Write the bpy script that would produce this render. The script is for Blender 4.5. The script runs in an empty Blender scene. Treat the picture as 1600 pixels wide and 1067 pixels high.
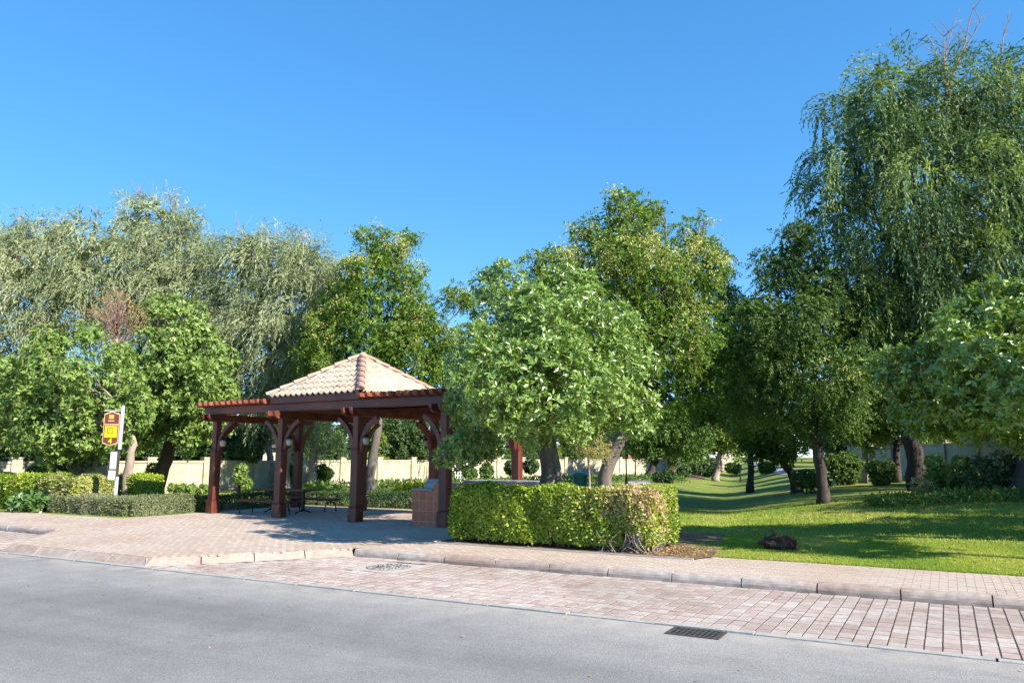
import bpy, bmesh, math, random
import numpy as np
from mathutils import Vector, Matrix

random.seed(7)
rng = np.random.default_rng(11)
R = math.radians
scene = bpy.context.scene
COL = scene.collection

# ------------------------------------------------------------------ camera, sky, sun, exposure
CAM_Z = 1.58
F_PX = 1200.0
PITCH = math.atan((714 - 533.5) / F_PX)
cam_d = bpy.data.cameras.new('camera')
cam = bpy.data.objects.new('camera', cam_d)
COL.objects.link(cam)
cam.location = (0, 0, CAM_Z)
cam.rotation_euler = (math.pi / 2 + PITCH, 0, 0)
cam_d.sensor_width = 36.0
cam_d.lens = 27.0
cam_d.clip_end = 3000
scene.camera = cam

SUN_AZ = Vector((0.80, -0.60)).normalized()
SUN_EL = R(33.0)
world = bpy.data.worlds.new('World')
scene.world = world
world.use_nodes = True
wn = world.node_tree.nodes
wl = world.node_tree.links
bg = wn['Background']
sky = wn.new('ShaderNodeTexSky')
sky.sky_type = 'NISHITA'
sky.sun_disc = False
sky.sun_elevation = SUN_EL
sky.sun_rotation = math.atan2(SUN_AZ.x, SUN_AZ.y)
sky.altitude = 0
sky.air_density = 0.7
sky.dust_density = 0.0
sky.ozone_density = 6.0
sgam = wn.new('ShaderNodeGamma'); sgam.inputs[1].default_value = 0.6
ssat = wn.new('ShaderNodeHueSaturation'); ssat.inputs['Saturation'].default_value = 1.45; ssat.inputs['Value'].default_value = 1.72
wl.new(sky.outputs[0], sgam.inputs[0]); wl.new(sgam.outputs[0], ssat.inputs['Color']); wl.new(ssat.outputs[0], bg.inputs[0])
bg.inputs[1].default_value = 0.13

sun_d = bpy.data.lights.new('sun', 'SUN')
sun_d.energy = 5.0
sun_d.angle = R(0.53)
sun_d.color = (1.0, 0.93, 0.82)
sun = bpy.data.objects.new('sun', sun_d)
COL.objects.link(sun)
sd = Vector((SUN_AZ.x * math.cos(SUN_EL), SUN_AZ.y * math.cos(SUN_EL), math.sin(SUN_EL)))
sun.rotation_euler = sd.to_track_quat('Z', 'Y').to_euler()
sun.location = (40, -25, 40)

scene.view_settings.view_transform = 'Standard'
scene.view_settings.look = 'None'
scene.view_settings.exposure = 1.2
scene.view_settings.gamma = 1
scene.view_settings.use_curve_mapping = False
scene.cycles.max_bounces = 6
scene.cycles.diffuse_bounces = 3
scene.cycles.transparent_max_bounces = 4

# ------------------------------------------------------------------ helpers
def at(px, py, Y):
    """survey point: the place at distance Y (metres ahead) seen at photo pixel px, py"""
    xc = (px - 800) / F_PX
    yc = (533.5 - py) / F_PX
    dy = math.cos(PITCH) - yc * math.sin(PITCH)
    dz = math.sin(PITCH) + yc * math.cos(PITCH)
    k = Y / dy
    return Vector((xc * k, Y, CAM_Z + dz * k))

U = Vector((0.87286, -0.48797))          # along the street, to the right
N = Vector((0.48797, 0.87286))           # across the street, into the park
O = Vector((0.0, 9.2169))
STREET = Matrix.Translation((O.x, O.y, 0)) @ Matrix.Rotation(math.atan2(U.y, U.x), 4, 'Z')

def S(s, t, z=0.0):
    return Vector((O.x + U.x * s + N.x * t, O.y + U.y * s + N.y * t, z))

def st_of(x, y):
    dx, dy = x - O.x, y - O.y
    return dx * U.x + dy * U.y, dx * N.x + dy * N.y

def sstep(a, b, x):
    k = np.clip((x - a) / (b - a), 0, 1)
    return k * k * (3 - 2 * k)

def gz(x, y):
    """height of the park ground"""
    x = np.asarray(x, float); y = np.asarray(y, float)
    t = (x - O.x) * N.x + (y - O.y) * N.y
    w = x - 0.2875 * y
    bank = 0.62 * (1 - np.exp(-np.maximum(w + 0.4, 0) / 4.0)) * sstep(8.0, 18.0, t)
    val = -(0.22 * sstep(14, 24, y) + 0.45 * sstep(26, 75, y)) * np.exp(-(w / 3.2) ** 2)
    far = 0.8 * sstep(75, 130, y)
    return bank + val + far + 0.0

def gzf(x, y):
    return float(gz(x, y))

def new_obj(name, me, mat=None, parent=None, matrix=None, smooth=False):
    o = bpy.data.objects.new(name, me)
    COL.objects.link(o)
    if mat and len(me.materials) == 0:
        me.materials.append(mat)
    if parent:
        o.parent = parent
    if matrix is not None:
        o.matrix_world = matrix
    if smooth:
        me.polygons.foreach_set('use_smooth', [True] * len(me.polygons))
    return o

def tag(o, label=None, cat=None, group=None, kind=None):
    if label: o['label'] = label
    if cat: o['category'] = cat
    if group: o['group'] = group
    if kind: o['kind'] = kind
    return o

def empty(name, loc=(0, 0, 0), rz=0.0):
    o = bpy.data.objects.new(name, None)
    COL.objects.link(o)
    o.location = loc
    o.rotation_euler = (0, 0, rz)
    o.empty_display_size = 0.2
    return o

STREET_RZ = math.atan2(U.y, U.x)

def np_mesh(name, V, Q, rnd=None):
    """mesh from an (n,3) vertex array and an (m,4) or (m,3) face array, with a float attribute per vertex"""
    me = bpy.data.meshes.new(name)
    V = np.ascontiguousarray(V, dtype=np.float32)
    Q = np.ascontiguousarray(Q, dtype=np.int32)
    m, k = Q.shape
    me.vertices.add(len(V)); me.vertices.foreach_set('co', V.ravel())
    me.loops.add(m * k); me.loops.foreach_set('vertex_index', Q.ravel())
    me.polygons.add(m)
    me.polygons.foreach_set('loop_start', np.arange(0, m * k, k, dtype=np.int32))
    me.polygons.foreach_set('use_smooth', np.zeros(m, dtype=bool))
    me.update(calc_edges=True)
    if rnd is not None:
        a = me.attributes.new('rnd', 'FLOAT', 'POINT')
        a.data.foreach_set('value', np.ascontiguousarray(rnd, dtype=np.float32))
    return me

class MB:
    def __init__(self):
        self.v = []; self.f = []
    def add(self, vs, fs):
        b = len(self.v)
        self.v += [tuple(v) for v in vs]
        self.f += [tuple(b + i for i in f) for f in fs]
        return self
    def box(self, x0, x1, y0, y1, z0, z1, M=None):
        vs = [Vector(p) for p in ((x0, y0, z0), (x1, y0, z0), (x1, y1, z0), (x0, y1, z0), (x0, y0, z1), (x1, y0, z1), (x1, y1, z1), (x0, y1, z1))]
        if M: vs = [M @ v for v in vs]
        return self.add(vs, [(0, 3, 2, 1), (4, 5, 6, 7), (0, 1, 5, 4), (1, 2, 6, 5), (2, 3, 7, 6), (3, 0, 4, 7)])
    def tube(self, path, radii, n=8, cap=True, wob=0.0):
        path = [Vector(p) for p in path]
        rings = []
        for i, p in enumerate(path):
            a = path[max(i - 1, 0)]; b = path[min(i + 1, len(path) - 1)]
            d = (b - a).normalized() if (b - a).length > 1e-6 else Vector((0, 0, 1))
            e1 = d.cross(Vector((0.31, 0.9, 0.17))).normalized(); e2 = d.cross(e1)
            r = radii[i] if hasattr(radii, '__len__') else radii
            ring = []
            for j in range(n):
                a_ = 2 * math.pi * j / n
                rr = r * (1 + wob * (random.random() - .5))
                ring.append(p + e1 * (rr * math.cos(a_)) + e2 * (rr * math.sin(a_)))
            rings.append(ring)
        vs = [v for r in rings for v in r]; fs = []
        for i in range(len(rings) - 1):
            for j in range(n):
                k = (j + 1) % n
                fs.append((i * n + j, i * n + k, (i + 1) * n + k, (i + 1) * n + j))
        if cap:
            fs.append(tuple(reversed(range(n)))); fs.append(tuple((len(rings) - 1) * n + j for j in range(n)))
        return self.add(vs, fs)
    def lathe(self, prof, c=(0, 0, 0), n=14):
        c = Vector(c); vs = []; fs = []
        for r, z in prof:
            for j in range(n):
                a = 2 * math.pi * j / n
                vs.append(c + Vector((r * math.cos(a), r * math.sin(a), z)))
        for i in range(len(prof) - 1):
            for j in range(n):
                k = (j + 1) % n
                fs.append((i * n + j, i * n + k, (i + 1) * n + k, (i + 1) * n + j))
        fs.append(tuple(reversed(range(n)))); fs.append(tuple((len(prof) - 1) * n + j for j in range(n)))
        return self.add(vs, fs)
    def prism(self, poly, axis, a0, a1):
        """extrude a 2D polygon along axis 'x', 'y' or 'z'"""
        def mk(p, a):
            return {'x': (a, p[0], p[1]), 'y': (p[0], a, p[1]), 'z': (p[0], p[1], a)}[axis]
        n = len(poly)
        vs = [mk(p, a0) for p in poly] + [mk(p, a1) for p in poly]
        fs = [tuple(reversed(range(n))), tuple(range(n, 2 * n))]
        fs += [(i, (i + 1) % n, n + (i + 1) % n, n + i) for i in range(n)]
        return self.add(vs, fs)
    def mesh(self, name):
        me = bpy.data.meshes.new(name)
        me.from_pydata(self.v, [], self.f)
        bm = bmesh.new(); bm.from_mesh(me)
        bmesh.ops.recalc_face_normals(bm, faces=bm.faces)
        bm.to_mesh(me); bm.free()
        return me
    def build(self, name, mat, parent=None, bevel=0.0, smooth=False, matrix=None):
        o = new_obj(name, self.mesh(name), mat, parent, matrix, smooth)
        if bevel:
            m = o.modifiers.new('bevel', 'BEVEL'); m.width = bevel; m.segments = 2; m.limit_method = 'ANGLE'
        return o

# ------------------------------------------------------------------ materials
def mat_base(name):
    m = bpy.data.materials.new(name); m.use_nodes = True
    return m, m.node_tree.nodes, m.node_tree.links, m.node_tree.nodes['Principled BSDF']

def ramp(nodes, stops, interp='LINEAR'):
    r = nodes.new('ShaderNodeValToRGB'); r.color_ramp.interpolation = interp
    els = r.color_ramp.elements
    while len(els) < len(stops): els.new(0.5)
    for e, (p, c) in zip(els, stops):
        e.position = p; e.color = (c[0], c[1], c[2], 1)
    return r

def noise_mat(name, stops, scale=5.0, rough=0.8, bump=0.0, bscale=None, detail=6, spec=0.3, stretch=None, dist=0.0):
    m, n, l, p = mat_base(name)
    tc = n.new('ShaderNodeTexCoord'); mp = n.new('ShaderNodeMapping')
    if stretch: mp.inputs['Scale'].default_value = stretch
    l.new(tc.outputs['Object'], mp.inputs[0])
    t = n.new('ShaderNodeTexNoise'); t.inputs['Scale'].default_value = scale; t.inputs['Detail'].default_value = detail
    t.inputs['Distortion'].default_value = dist
    l.new(mp.outputs[0], t.inputs['Vector'])
    r = ramp(n, stops); l.new(t.outputs['Fac'], r.inputs[0]); l.new(r.outputs[0], p.inputs['Base Color'])
    p.inputs['Roughness'].default_value = rough
    p.inputs['Specular IOR Level'].default_value = spec
    if bump:
        t2 = n.new('ShaderNodeTexNoise'); t2.inputs['Scale'].default_value = bscale or scale * 4; t2.inputs['Detail'].default_value = 5
        l.new(mp.outputs[0], t2.inputs['Vector'])
        b = n.new('ShaderNodeBump'); b.inputs['Strength'].default_value = bump; b.inputs['Distance'].default_value = 0.02
        l.new(t2.outputs['Fac'], b.inputs['Height']); l.new(b.outputs[0], p.inputs['Normal'])
    return m

def leaf_mat(name, cols, rough=0.45, spec=0.35, trans=0.28, tcol=None):
    """leaf colour varies from leaf to leaf (attribute rnd)"""
    m, n, l, p = mat_base(name)
    a = n.new('ShaderNodeAttribute'); a.attribute_name = 'rnd'
    k = len(cols)
    r = ramp(n, [(i / (k - 1), c) for i, c in enumerate(cols)])
    l.new(a.outputs['Fac'], r.inputs[0]); l.new(r.outputs[0], p.inputs['Base Color'])
    p.inputs['Roughness'].default_value = rough
    p.inputs['Specular IOR Level'].default_value = spec
    tr = n.new('ShaderNodeBsdfTranslucent')
    mx = n.new('ShaderNodeMixRGB'); mx.blend_type = 'MULTIPLY'; mx.inputs[0].default_value = 1
    l.new(r.outputs[0], mx.inputs[1]); c = tcol or (1.6, 1.5, 0.6); mx.inputs[2].default_value = (c[0], c[1], c[2], 1)
    l.new(mx.outputs[0], tr.inputs[0])
    ms = n.new('ShaderNodeMixShader'); ms.inputs[0].default_value = trans
    l.new(p.outputs[0], ms.inputs[1]); l.new(tr.outputs[0], ms.inputs[2])
    l.new(ms.outputs[0], n['Material Output'].inputs['Surface'])
    return m

def piece_mat(name, cols, rough=0.85, nscale=9.0, namt=0.5, bump=0.25, spec=0.25, stain=None):
    """pavers, tiles, kerbstones: tone differs piece by piece, fine mottling within"""
    m, n, l, p = mat_base(name)
    a = n.new('ShaderNodeAttribute'); a.attribute_name = 'rnd'
    oi = n.new('ShaderNodeObjectInfo')
    ad = n.new('ShaderNodeMath'); ad.operation = 'ADD'
    l.new(a.outputs['Fac'], ad.inputs[0]); l.new(oi.outputs['Random'], ad.inputs[1])
    fr = n.new('ShaderNodeMath'); fr.operation = 'FRACT'; l.new(ad.outputs[0], fr.inputs[0])
    k = len(cols)
    r = ramp(n, [(i / (k - 1), c) for i, c in enumerate(cols)])
    l.new(fr.outputs[0], r.inputs[0])
    g = n.new('ShaderNodeNewGeometry')
    t = n.new('ShaderNodeTexNoise'); t.inputs['Scale'].default_value = nscale; t.inputs['Detail'].default_value = 8
    t.inputs['Roughness'].default_value = 0.7
    l.new(g.outputs['Position'], t.inputs['Vector'])
    rr = ramp(n, [(0.25, (1 - namt,) * 3), (0.7, (1.12,) * 3)])
    l.new(t.outputs['Fac'], rr.inputs[0])
    mx = n.new('ShaderNodeMixRGB'); mx.blend_type = 'MULTIPLY'; mx.inputs[0].default_value = 1
    l.new(r.outputs[0], mx.inputs[1]); l.new(rr.outputs[0], mx.inputs[2])
    out = mx
    if stain:
        t3 = n.new('ShaderNodeTexNoise'); t3.inputs['Scale'].default_value = 0.55; t3.inputs['Detail'].default_value = 5
        l.new(g.outputs['Position'], t3.inputs['Vector'])
        r3 = ramp(n, [(0.42, (0, 0, 0)), (0.62, (1, 1, 1))]); l.new(t3.outputs['Fac'], r3.inputs[0])
        m3 = n.new('ShaderNodeMixRGB'); m3.blend_type = 'MULTIPLY'; l.new(r3.outputs[0], m3.inputs[0])
        l.new(mx.outputs[0], m3.inputs[1]); m3.inputs[2].default_value = (*stain, 1); out = m3
    l.new(out.outputs[0], p.inputs['Base Color'])
    p.inputs['Roughness'].default_value = rough; p.inputs['Specular IOR Level'].default_value = spec
    t2 = n.new('ShaderNodeTexNoise'); t2.inputs['Scale'].default_value = 90; t2.inputs['Detail'].default_value = 4
    l.new(g.outputs['Position'], t2.inputs['Vector'])
    b = n.new('ShaderNodeBump'); b.inputs['Strength'].default_value = bump; b.inputs['Distance'].default_value = 0.006
    l.new(t2.outputs['Fac'], b.inputs['Height']); l.new(b.outputs[0], p.inputs['Normal'])
    return m

def plain(name, c, rough=0.6, spec=0.3, metal=0.0, namt=0.25, nscale=7):
    a = tuple(x * (1 - namt) for x in c); b = tuple(min(1, x * (1 + namt * .5)) for x in c)
    m = noise_mat(name, [(0.3, a), (0.7, b)], scale=nscale, rough=rough, bump=0.05, bscale=60, spec=spec)
    m.node_tree.nodes['Principled BSDF'].inputs['Metallic'].default_value = metal
    return m

def asphalt_mat():
    m, n, l, p = mat_base('asphalt')
    tc = n.new('ShaderNodeTexCoord')
    t1 = n.new('ShaderNodeTexNoise'); t1.inputs['Scale'].default_value = 120; t1.inputs['Detail'].default_value = 3
    l.new(tc.outputs['Object'], t1.inputs['Vector'])
    v = n.new('ShaderNodeTexVoronoi'); v.inputs['Scale'].default_value = 75
    l.new(tc.outputs['Object'], v.inputs['Vector'])
    r1 = ramp(n, [(0.3, (.185, .177, .172)), (0.55, (.272, .26, .25)), (0.74, (.42, .40, .38))])
    l.new(t1.outputs['Fac'], r1.inputs[0])
    rv = ramp(n, [(0.0, (1.25, 1.24, 1.22)), (0.22, (1, 1, 1)), (0.8, (.82, .82, .83))])
    l.new(v.outputs['Distance'], rv.inputs[0])
    mp = n.new('ShaderNodeMapping'); mp.inputs['Scale'].default_value = (0.07, 0.65, 1)
    l.new(tc.outputs['Object'], mp.inputs[0])
    t2 = n.new('ShaderNodeTexNoise'); t2.inputs['Scale'].default_value = 1.0; t2.inputs['Detail'].default_value = 5
    l.new(mp.outputs[0], t2.inputs['Vector'])
    r2 = ramp(n, [(0.3, (.66, .66, .67)), (0.48, (.93, .93, .93)), (0.66, (1.2, 1.19, 1.16))])
    l.new(t2.outputs['Fac'], r2.inputs[0])
    t3 = n.new('ShaderNodeTexNoise'); t3.inputs['Scale'].default_value = 2.2; t3.inputs['Detail'].default_value = 8
    l.new(tc.outputs['Object'], t3.inputs['Vector'])
    r3 = ramp(n, [(0.35, (.93, .93, .93)), (0.65, (1.06, 1.06, 1.06))]); l.new(t3.outputs['Fac'], r3.inputs[0])
    cur = r1
    for o in (rv, r2, r3):
        mx = n.new('ShaderNodeMixRGB'); mx.blend_type = 'MULTIPLY'; mx.inputs[0].default_value = 1
        l.new(cur.outputs[0], mx.inputs[1]); l.new(o.outputs[0], mx.inputs[2]); cur = mx
    sx = n.new('ShaderNodeSeparateXYZ'); l.new(tc.outputs['Object'], sx.inputs[0])
    mr = n.new('ShaderNodeMapRange'); mr.inputs['From Min'].default_value = -.75; mr.inputs['From Max'].default_value = -.12
    l.new(sx.outputs['Y'], mr.inputs['Value'])
    t4 = n.new('ShaderNodeTexNoise'); t4.inputs['Scale'].default_value = 3.0; t4.inputs['Detail'].default_value = 8
    l.new(tc.outputs['Object'], t4.inputs['Vector'])
    mm = n.new('ShaderNodeMath'); mm.operation = 'MULTIPLY'; l.new(mr.outputs[0], mm.inputs[0])
    r4 = ramp(n, [(.35, (0, 0, 0)), (.7, (1, 1, 1))]); l.new(t4.outputs['Fac'], r4.inputs[0]); l.new(r4.outputs[0], mm.inputs[1])
    md = n.new('ShaderNodeMixRGB'); l.new(mm.outputs[0], md.inputs[0]); l.new(cur.outputs[0], md.inputs[1]); md.inputs[2].default_value = (.40, .355, .30, 1)
    t5 = n.new('ShaderNodeTexNoise'); t5.inputs['Scale'].default_value = 1.1; t5.inputs['Detail'].default_value = 9; t5.inputs['Roughness'].default_value = .75
    l.new(tc.outputs['Object'], t5.inputs['Vector'])
    r5 = ramp(n, [(.30, (.62, .62, .63)), (.38, (1, 1, 1))]); l.new(t5.outputs['Fac'], r5.inputs[0])
    m5 = n.new('ShaderNodeMixRGB'); m5.blend_type = 'MULTIPLY'; m5.inputs[0].default_value = 1
    l.new(md.outputs[0], m5.inputs[1]); l.new(r5.outputs[0], m5.inputs[2]); cur = m5
    l.new(cur.outputs[0], p.inputs['Base Color'])
    p.inputs['Roughness'].default_value = 0.85; p.inputs['Specular IOR Level'].default_value = 0.25
    b = n.new('ShaderNodeBump'); b.inputs['Strength'].default_value = 0.5; b.inputs['Distance'].default_value = 0.004
    l.new(v.outputs['Distance'], b.inputs['Height']); l.new(b.outputs[0], p.inputs['Normal'])
    return m

def grass_ground_mat():
    m, n, l, p = mat_base('turf')
    g = n.new('ShaderNodeNewGeometry')
    t1 = n.new('ShaderNodeTexNoise'); t1.inputs['Scale'].default_value = 0.5; t1.inputs['Detail'].default_value = 8
    t1.inputs['Roughness'].default_value = 0.65
    l.new(g.outputs['Position'], t1.inputs['Vector'])
    r1 = ramp(n, [(0.3, (.125, .17, .032)), (0.5, (.19, .225, .045)), (0.66, (.26, .27, .07)), (0.8, (.32, .265, .115))])
    l.new(t1.outputs['Fac'], r1.inputs[0])
    t2 = n.new('ShaderNodeTexNoise'); t2.inputs['Scale'].default_value = 24; t2.inputs['Detail'].default_value = 6
    l.new(g.outputs['Position'], t2.inputs['Vector'])
    r2 = ramp(n, [(0.3, (.6, .62, .6)), (0.7, (1.25, 1.25, 1.2))]); l.new(t2.outputs['Fac'], r2.inputs[0])
    mx = n.new('ShaderNodeMixRGB'); mx.blend_type = 'MULTIPLY'; mx.inputs[0].default_value = 1
    l.new(r1.outputs[0], mx.inputs[1]); l.new(r2.outputs[0], mx.inputs[2])
    l.new(mx.outputs[0], p.inputs['Base Color'])
    p.inputs['Roughness'].default_value = 0.9; p.inputs['Specular IOR Level'].default_value = 0.15
    b = n.new('ShaderNodeBump'); b.inputs['Strength'].default_value = 0.9; b.inputs['Distance'].default_value = 0.03
    l.new(t2.outputs['Fac'], b.inputs['Height']); l.new(b.outputs[0], p.inputs['Normal'])
    return m

M = {}
M['asphalt'] = asphalt_mat()
M['turf'] = grass_ground_mat()
M['soil'] = noise_mat('soil', [(.3, (.10, .065, .04)), (.55, (.19, .125, .075)), (.75, (.30, .21, .12))], 6, .95, .6, 50)
M['walk_bed'] = noise_mat('walk_sand', [(.3, (.17, .14, .115)), (.7, (.28, .235, .195))], 14, .95, .4, 60)
M['sand_bed'] = noise_mat('joint_sand', [(.3, (.035, .03, .027)), (.7, (.095, .078, .066))], 14, .95, .4, 60)
M['bay_paver'] = piece_mat('bay_paver', [(.40, .315, .275), (.455, .38, .335), (.42, .335, .295), (.48, .415, .375), (.405, .315, .275), (.375, .285, .25), (.50, .445, .405), (.44, .36, .32)], namt=.34, stain=(.82, .80, .78))
M['walk_paver'] = piece_mat('walk_paver', [(.40, .325, .265), (.44, .365, .30), (.415, .34, .28), (.46, .38, .31), (.40, .315, .265)], namt=.15, stain=(.94, .87, .83))
M['kerb'] = piece_mat('kerb_concrete', [(.43, .37, .325), (.40, .33, .285), (.45, .40, .36), (.41, .35, .305)], namt=.42, nscale=7, bump=.6, stain=(.86, .74, .69))
M['kerb_low'] = piece_mat('splay_kerb', [(.40, .33, .28), (.37, .295, .25), (.42, .35, .30)], namt=.35, nscale=7, bump=.5, stain=(.9, .8, .75))
M['channel'] = noise_mat('channel_concrete', [(.3, (.28, .27, .25)), (.7, (.42, .40, .37))], 7, .9, .3, 60)
M['concrete'] = noise_mat('concrete', [(.3, (.36, .31, .28)), (.7, (.48, .42, .38))], 5, .9, .2, 60)
M['wood'] = noise_mat('mahogany_wood', [(.28, (.055, .012, .008)), (.5, (.118, .029, .017)), (.72, (.20, .056, .030))], 4.5, .42, .25, 30, spec=.5, stretch=(1, 1, .18), dist=.6)
M['woodh'] = noise_mat('mahogany_beam', [(.28, (.06, .013, .009)), (.5, (.122, .031, .018)), (.72, (.205, .058, .032))], 4.5, .42, .25, 30, spec=.5, stretch=(.18, .6, 1), dist=.6)
M['rafter'] = piece_mat('rafter_wood', [(.19, .045, .024), (.25, .075, .042), (.22, .055, .028), (.28, .095, .055)], rough=.5, namt=.35, bump=.1, spec=.4)
M['tile'] = piece_mat('roof_tile', [(.48, .40, .31), (.54, .46, .365), (.50, .41, .32), (.56, .49, .395), (.46, .345, .26), (.53, .445, .355), (.43, .335, .255)], namt=.42, bump=.3, stain=(.86, .81, .77))
M['hip'] = piece_mat('hip_tile', [(.47, .26, .19), (.52, .34, .27), (.49, .29, .22)], namt=.3, bump=.2)
M['terracotta'] = piece_mat('terracotta_tile', [(.54, .14, .058), (.62, .17, .072), (.58, .155, .065)], rough=.5, namt=.25, bump=.08, spec=.4)
M['grout'] = plain('grout', (.50, .36, .28), .9)
M['stone_top'] = plain('grey_stone', (.34, .335, .34), .5, .4, nscale=30)
M['wall'] = noise_mat('wall_render', [(.3, (.35, .29, .20)), (.5, (.44, .38, .27)), (.72, (.50, .445, .335))], 1.6, .9, .25, 40)
M['white'] = plain('white_paint', (.72, .72, .70), .5, namt=.1)
M['metal_white'] = plain('pale_metal', (.47, .49, .55), .4, .5, namt=.08)
M['black_metal'] = plain('black_metal', (.012, .012, .013), .45, .5)
M['iron'] = noise_mat('cast_iron', [(.3, (.03, .027, .025)), (.7, (.085, .07, .06))], 20, .6, .3, 80, spec=.5)
M['pit'] = plain('dark_pit', (.008, .008, .008), .9)
M['brown_sign'] = plain('brown_sign', (.14, .045, .025), .45, namt=.1)
M['orange_sign'] = plain('pale_orange', (.75, .42, .26), .45, namt=.05)
M['amber_sign'] = plain('amber_mark', (.80, .36, .10), .45, namt=.05)
M['yellow_sign'] = plain('yellow_sign', (.72, .56, .012), .45, namt=.04)
M['ink'] = plain('dark_ink', (.05, .04, .02), .5)
M['paper'] = plain('paper', (.55, .56, .58), .5, namt=.12, nscale=40)
M['bin'] = plain('green_plastic', (.02, .16, .11), .4, .5)
M['pink'] = plain('pink_render', (.42, .21, .155), .9)
M['cream'] = plain('cream_render', (.52, .45, .34), .9)
M['roofgrey'] = plain('slate_roof', (.11, .13, .17), .7)
M['roofred'] = plain('clay_roof', (.38, .20, .13), .8)
M['glassdark'] = plain('window_glass', (.02, .025, .03), .1, .6)
M['path'] = noise_mat('path_paving', [(.3, (.26, .24, .225)), (.7, (.36, .335, .31))], 4, .9, .2, 60)
def glass_globe(name, c):
    m = plain(name, c, .25, .5, namt=.05); return m
M['globe'] = glass_globe('frosted_glass', (.46, .40, .27))
M['amber'] = glass_globe('amber_glass', (.75, .40, .07))
M['bark_grey'] = noise_mat('grey_bark', [(.3, (.085, .07, .062)), (.6, (.18, .15, .13)), (.8, (.27, .235, .20))], 3.5, .95, .9, 14, stretch=(1, 1, .22))
M['bark_pale'] = noise_mat('pale_bark', [(.3, (.17, .13, .10)), (.55, (.32, .25, .20)), (.8, (.45, .375, .31))], 4.5, .95, 1.0, 16, stretch=(1, 1, .25))
M['bark_dark'] = noise_mat('dark_bark', [(.3, (.03, .023, .02)), (.7, (.085, .066, .056))], 4, .95, .9, 14, stretch=(1, 1, .22))
M['twig'] = noise_mat('dry_twig', [(.3, (.17, .10, .075)), (.7, (.33, .225, .18))], 5, .95)
M['twig_grey'] = noise_mat('grey_twig', [(.3, (.21, .18, .17)), (.7, (.40, .355, .345))], 5, .95)
M['root'] = noise_mat('root_fibre', [(.3, (.05, .025, .018)), (.6, (.12, .055, .038)), (.8, (.24, .14, .095))], 12, .95, .8, 40)

M['lf_round'] = leaf_mat('leathery_leaf', [(0.095, 0.165, 0.03), (0.15, 0.25, 0.045), (0.225, 0.345, 0.062), (0.13, 0.215, 0.042), (0.37, 0.46, 0.16)], .31, .75, .2)
M['lf_left'] = leaf_mat('oval_leaf', [(0.1, 0.185, 0.038), (0.15, 0.245, 0.055), (0.22, 0.31, 0.075), (0.31, 0.37, 0.09)], .45, .4, .25)
M['lf_flower'] = leaf_mat('feathery_leaf', [(0.055, 0.125, 0.018), (0.085, 0.17, 0.022), (0.135, 0.225, 0.028), (0.23, 0.29, 0.035)], .5, .3, .3)
M['lf_dark'] = leaf_mat('dark_feathery_leaf', [(0.048, 0.096, 0.021), (0.068, 0.126, 0.027), (0.094, 0.162, 0.03), (0.135, 0.192, 0.036)], .5, .3, .28)  # feathery leaf with the shade on these crowns put into its colour
M['flower'] = leaf_mat('cream_flower', [(0.47, 0.47, 0.12), (0.59, 0.56, 0.22), (0.51, 0.51, 0.11), (0.63, 0.58, 0.27)], .7, .2, .3, (1.0, 1.1, .7))
M['lf_weep_pale'] = leaf_mat('silvery_weeping_leaf', [(0.155, 0.2, 0.1), (0.24, 0.29, 0.15), (0.33, 0.375, 0.2), (0.41, 0.43, 0.26)], .55, .3, .3, (1.3, 1.25, .7))
M['lf_weep'] = leaf_mat('weeping_leaf', [(0.06, 0.115, 0.052), (0.09, 0.16, 0.062), (0.135, 0.21, 0.078), (0.25, 0.32, 0.08)], .5, .3, .3, (1.5, 1.45, .6))
M['lf_bg'] = leaf_mat('far_leaf', [(0.064, 0.128, 0.03), (0.095, 0.165, 0.036), (0.135, 0.21, 0.045)], .55, .25, .28)
M['lf_bglight'] = leaf_mat('far_pale_leaf', [(0.143, 0.21, 0.045), (0.207, 0.27, 0.053), (0.286, 0.33, 0.068)], .55, .25, .3)
M['lf_hedge'] = leaf_mat('hedge_leaf', [(0.065, 0.12, 0.015), (0.135, 0.23, 0.022), (0.225, 0.325, 0.032), (0.32, 0.4, 0.04), (0.46, 0.49, 0.065)], .38, .45, .28)
M['lf_hedge_dry'] = leaf_mat('faded_hedge_leaf', [(0.286, 0.338, 0.054), (0.458, 0.405, 0.121), (0.572, 0.405, 0.27), (0.601, 0.338, 0.297), (0.429, 0.405, 0.081)], .5, .3, .28, (1.2, 1.1, .8))
M['lf_sage'] = leaf_mat('sage_leaf', [(0.111, 0.147, 0.063), (0.171, 0.203, 0.091), (0.245, 0.259, 0.133), (0.297, 0.294, 0.161)], .5, .35, .25, (1.2, 1.2, .7))
M['lf_darkhedge'] = leaf_mat('dark_hedge_leaf', [(0.04, 0.081, 0.024), (0.057, 0.108, 0.032), (0.086, 0.142, 0.041)], .5, .35, .22)
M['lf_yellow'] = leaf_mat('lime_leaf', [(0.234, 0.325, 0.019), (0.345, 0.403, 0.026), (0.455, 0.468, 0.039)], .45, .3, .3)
M['lf_big'] = leaf_mat('broad_dark_leaf', [(0.048, 0.112, 0.027), (0.08, 0.158, 0.038), (0.127, 0.21, 0.06)], .25, .6, .15)
M['lf_fade'] = leaf_mat('fading_leaf', [(0.382, 0.348, 0.132), (0.483, 0.408, 0.216), (0.331, 0.324, 0.072), (0.509, 0.396, 0.264)], .55, .3, .3, (1.1, 1.1, .8))
M['grass'] = leaf_mat('grass_blade', [(0.15, 0.248, 0.044), (0.23, 0.334, 0.053), (0.352, 0.41, 0.072), (0.514, 0.463, 0.161)], .6, .2, .35, (1.4, 1.4, .6))
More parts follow.
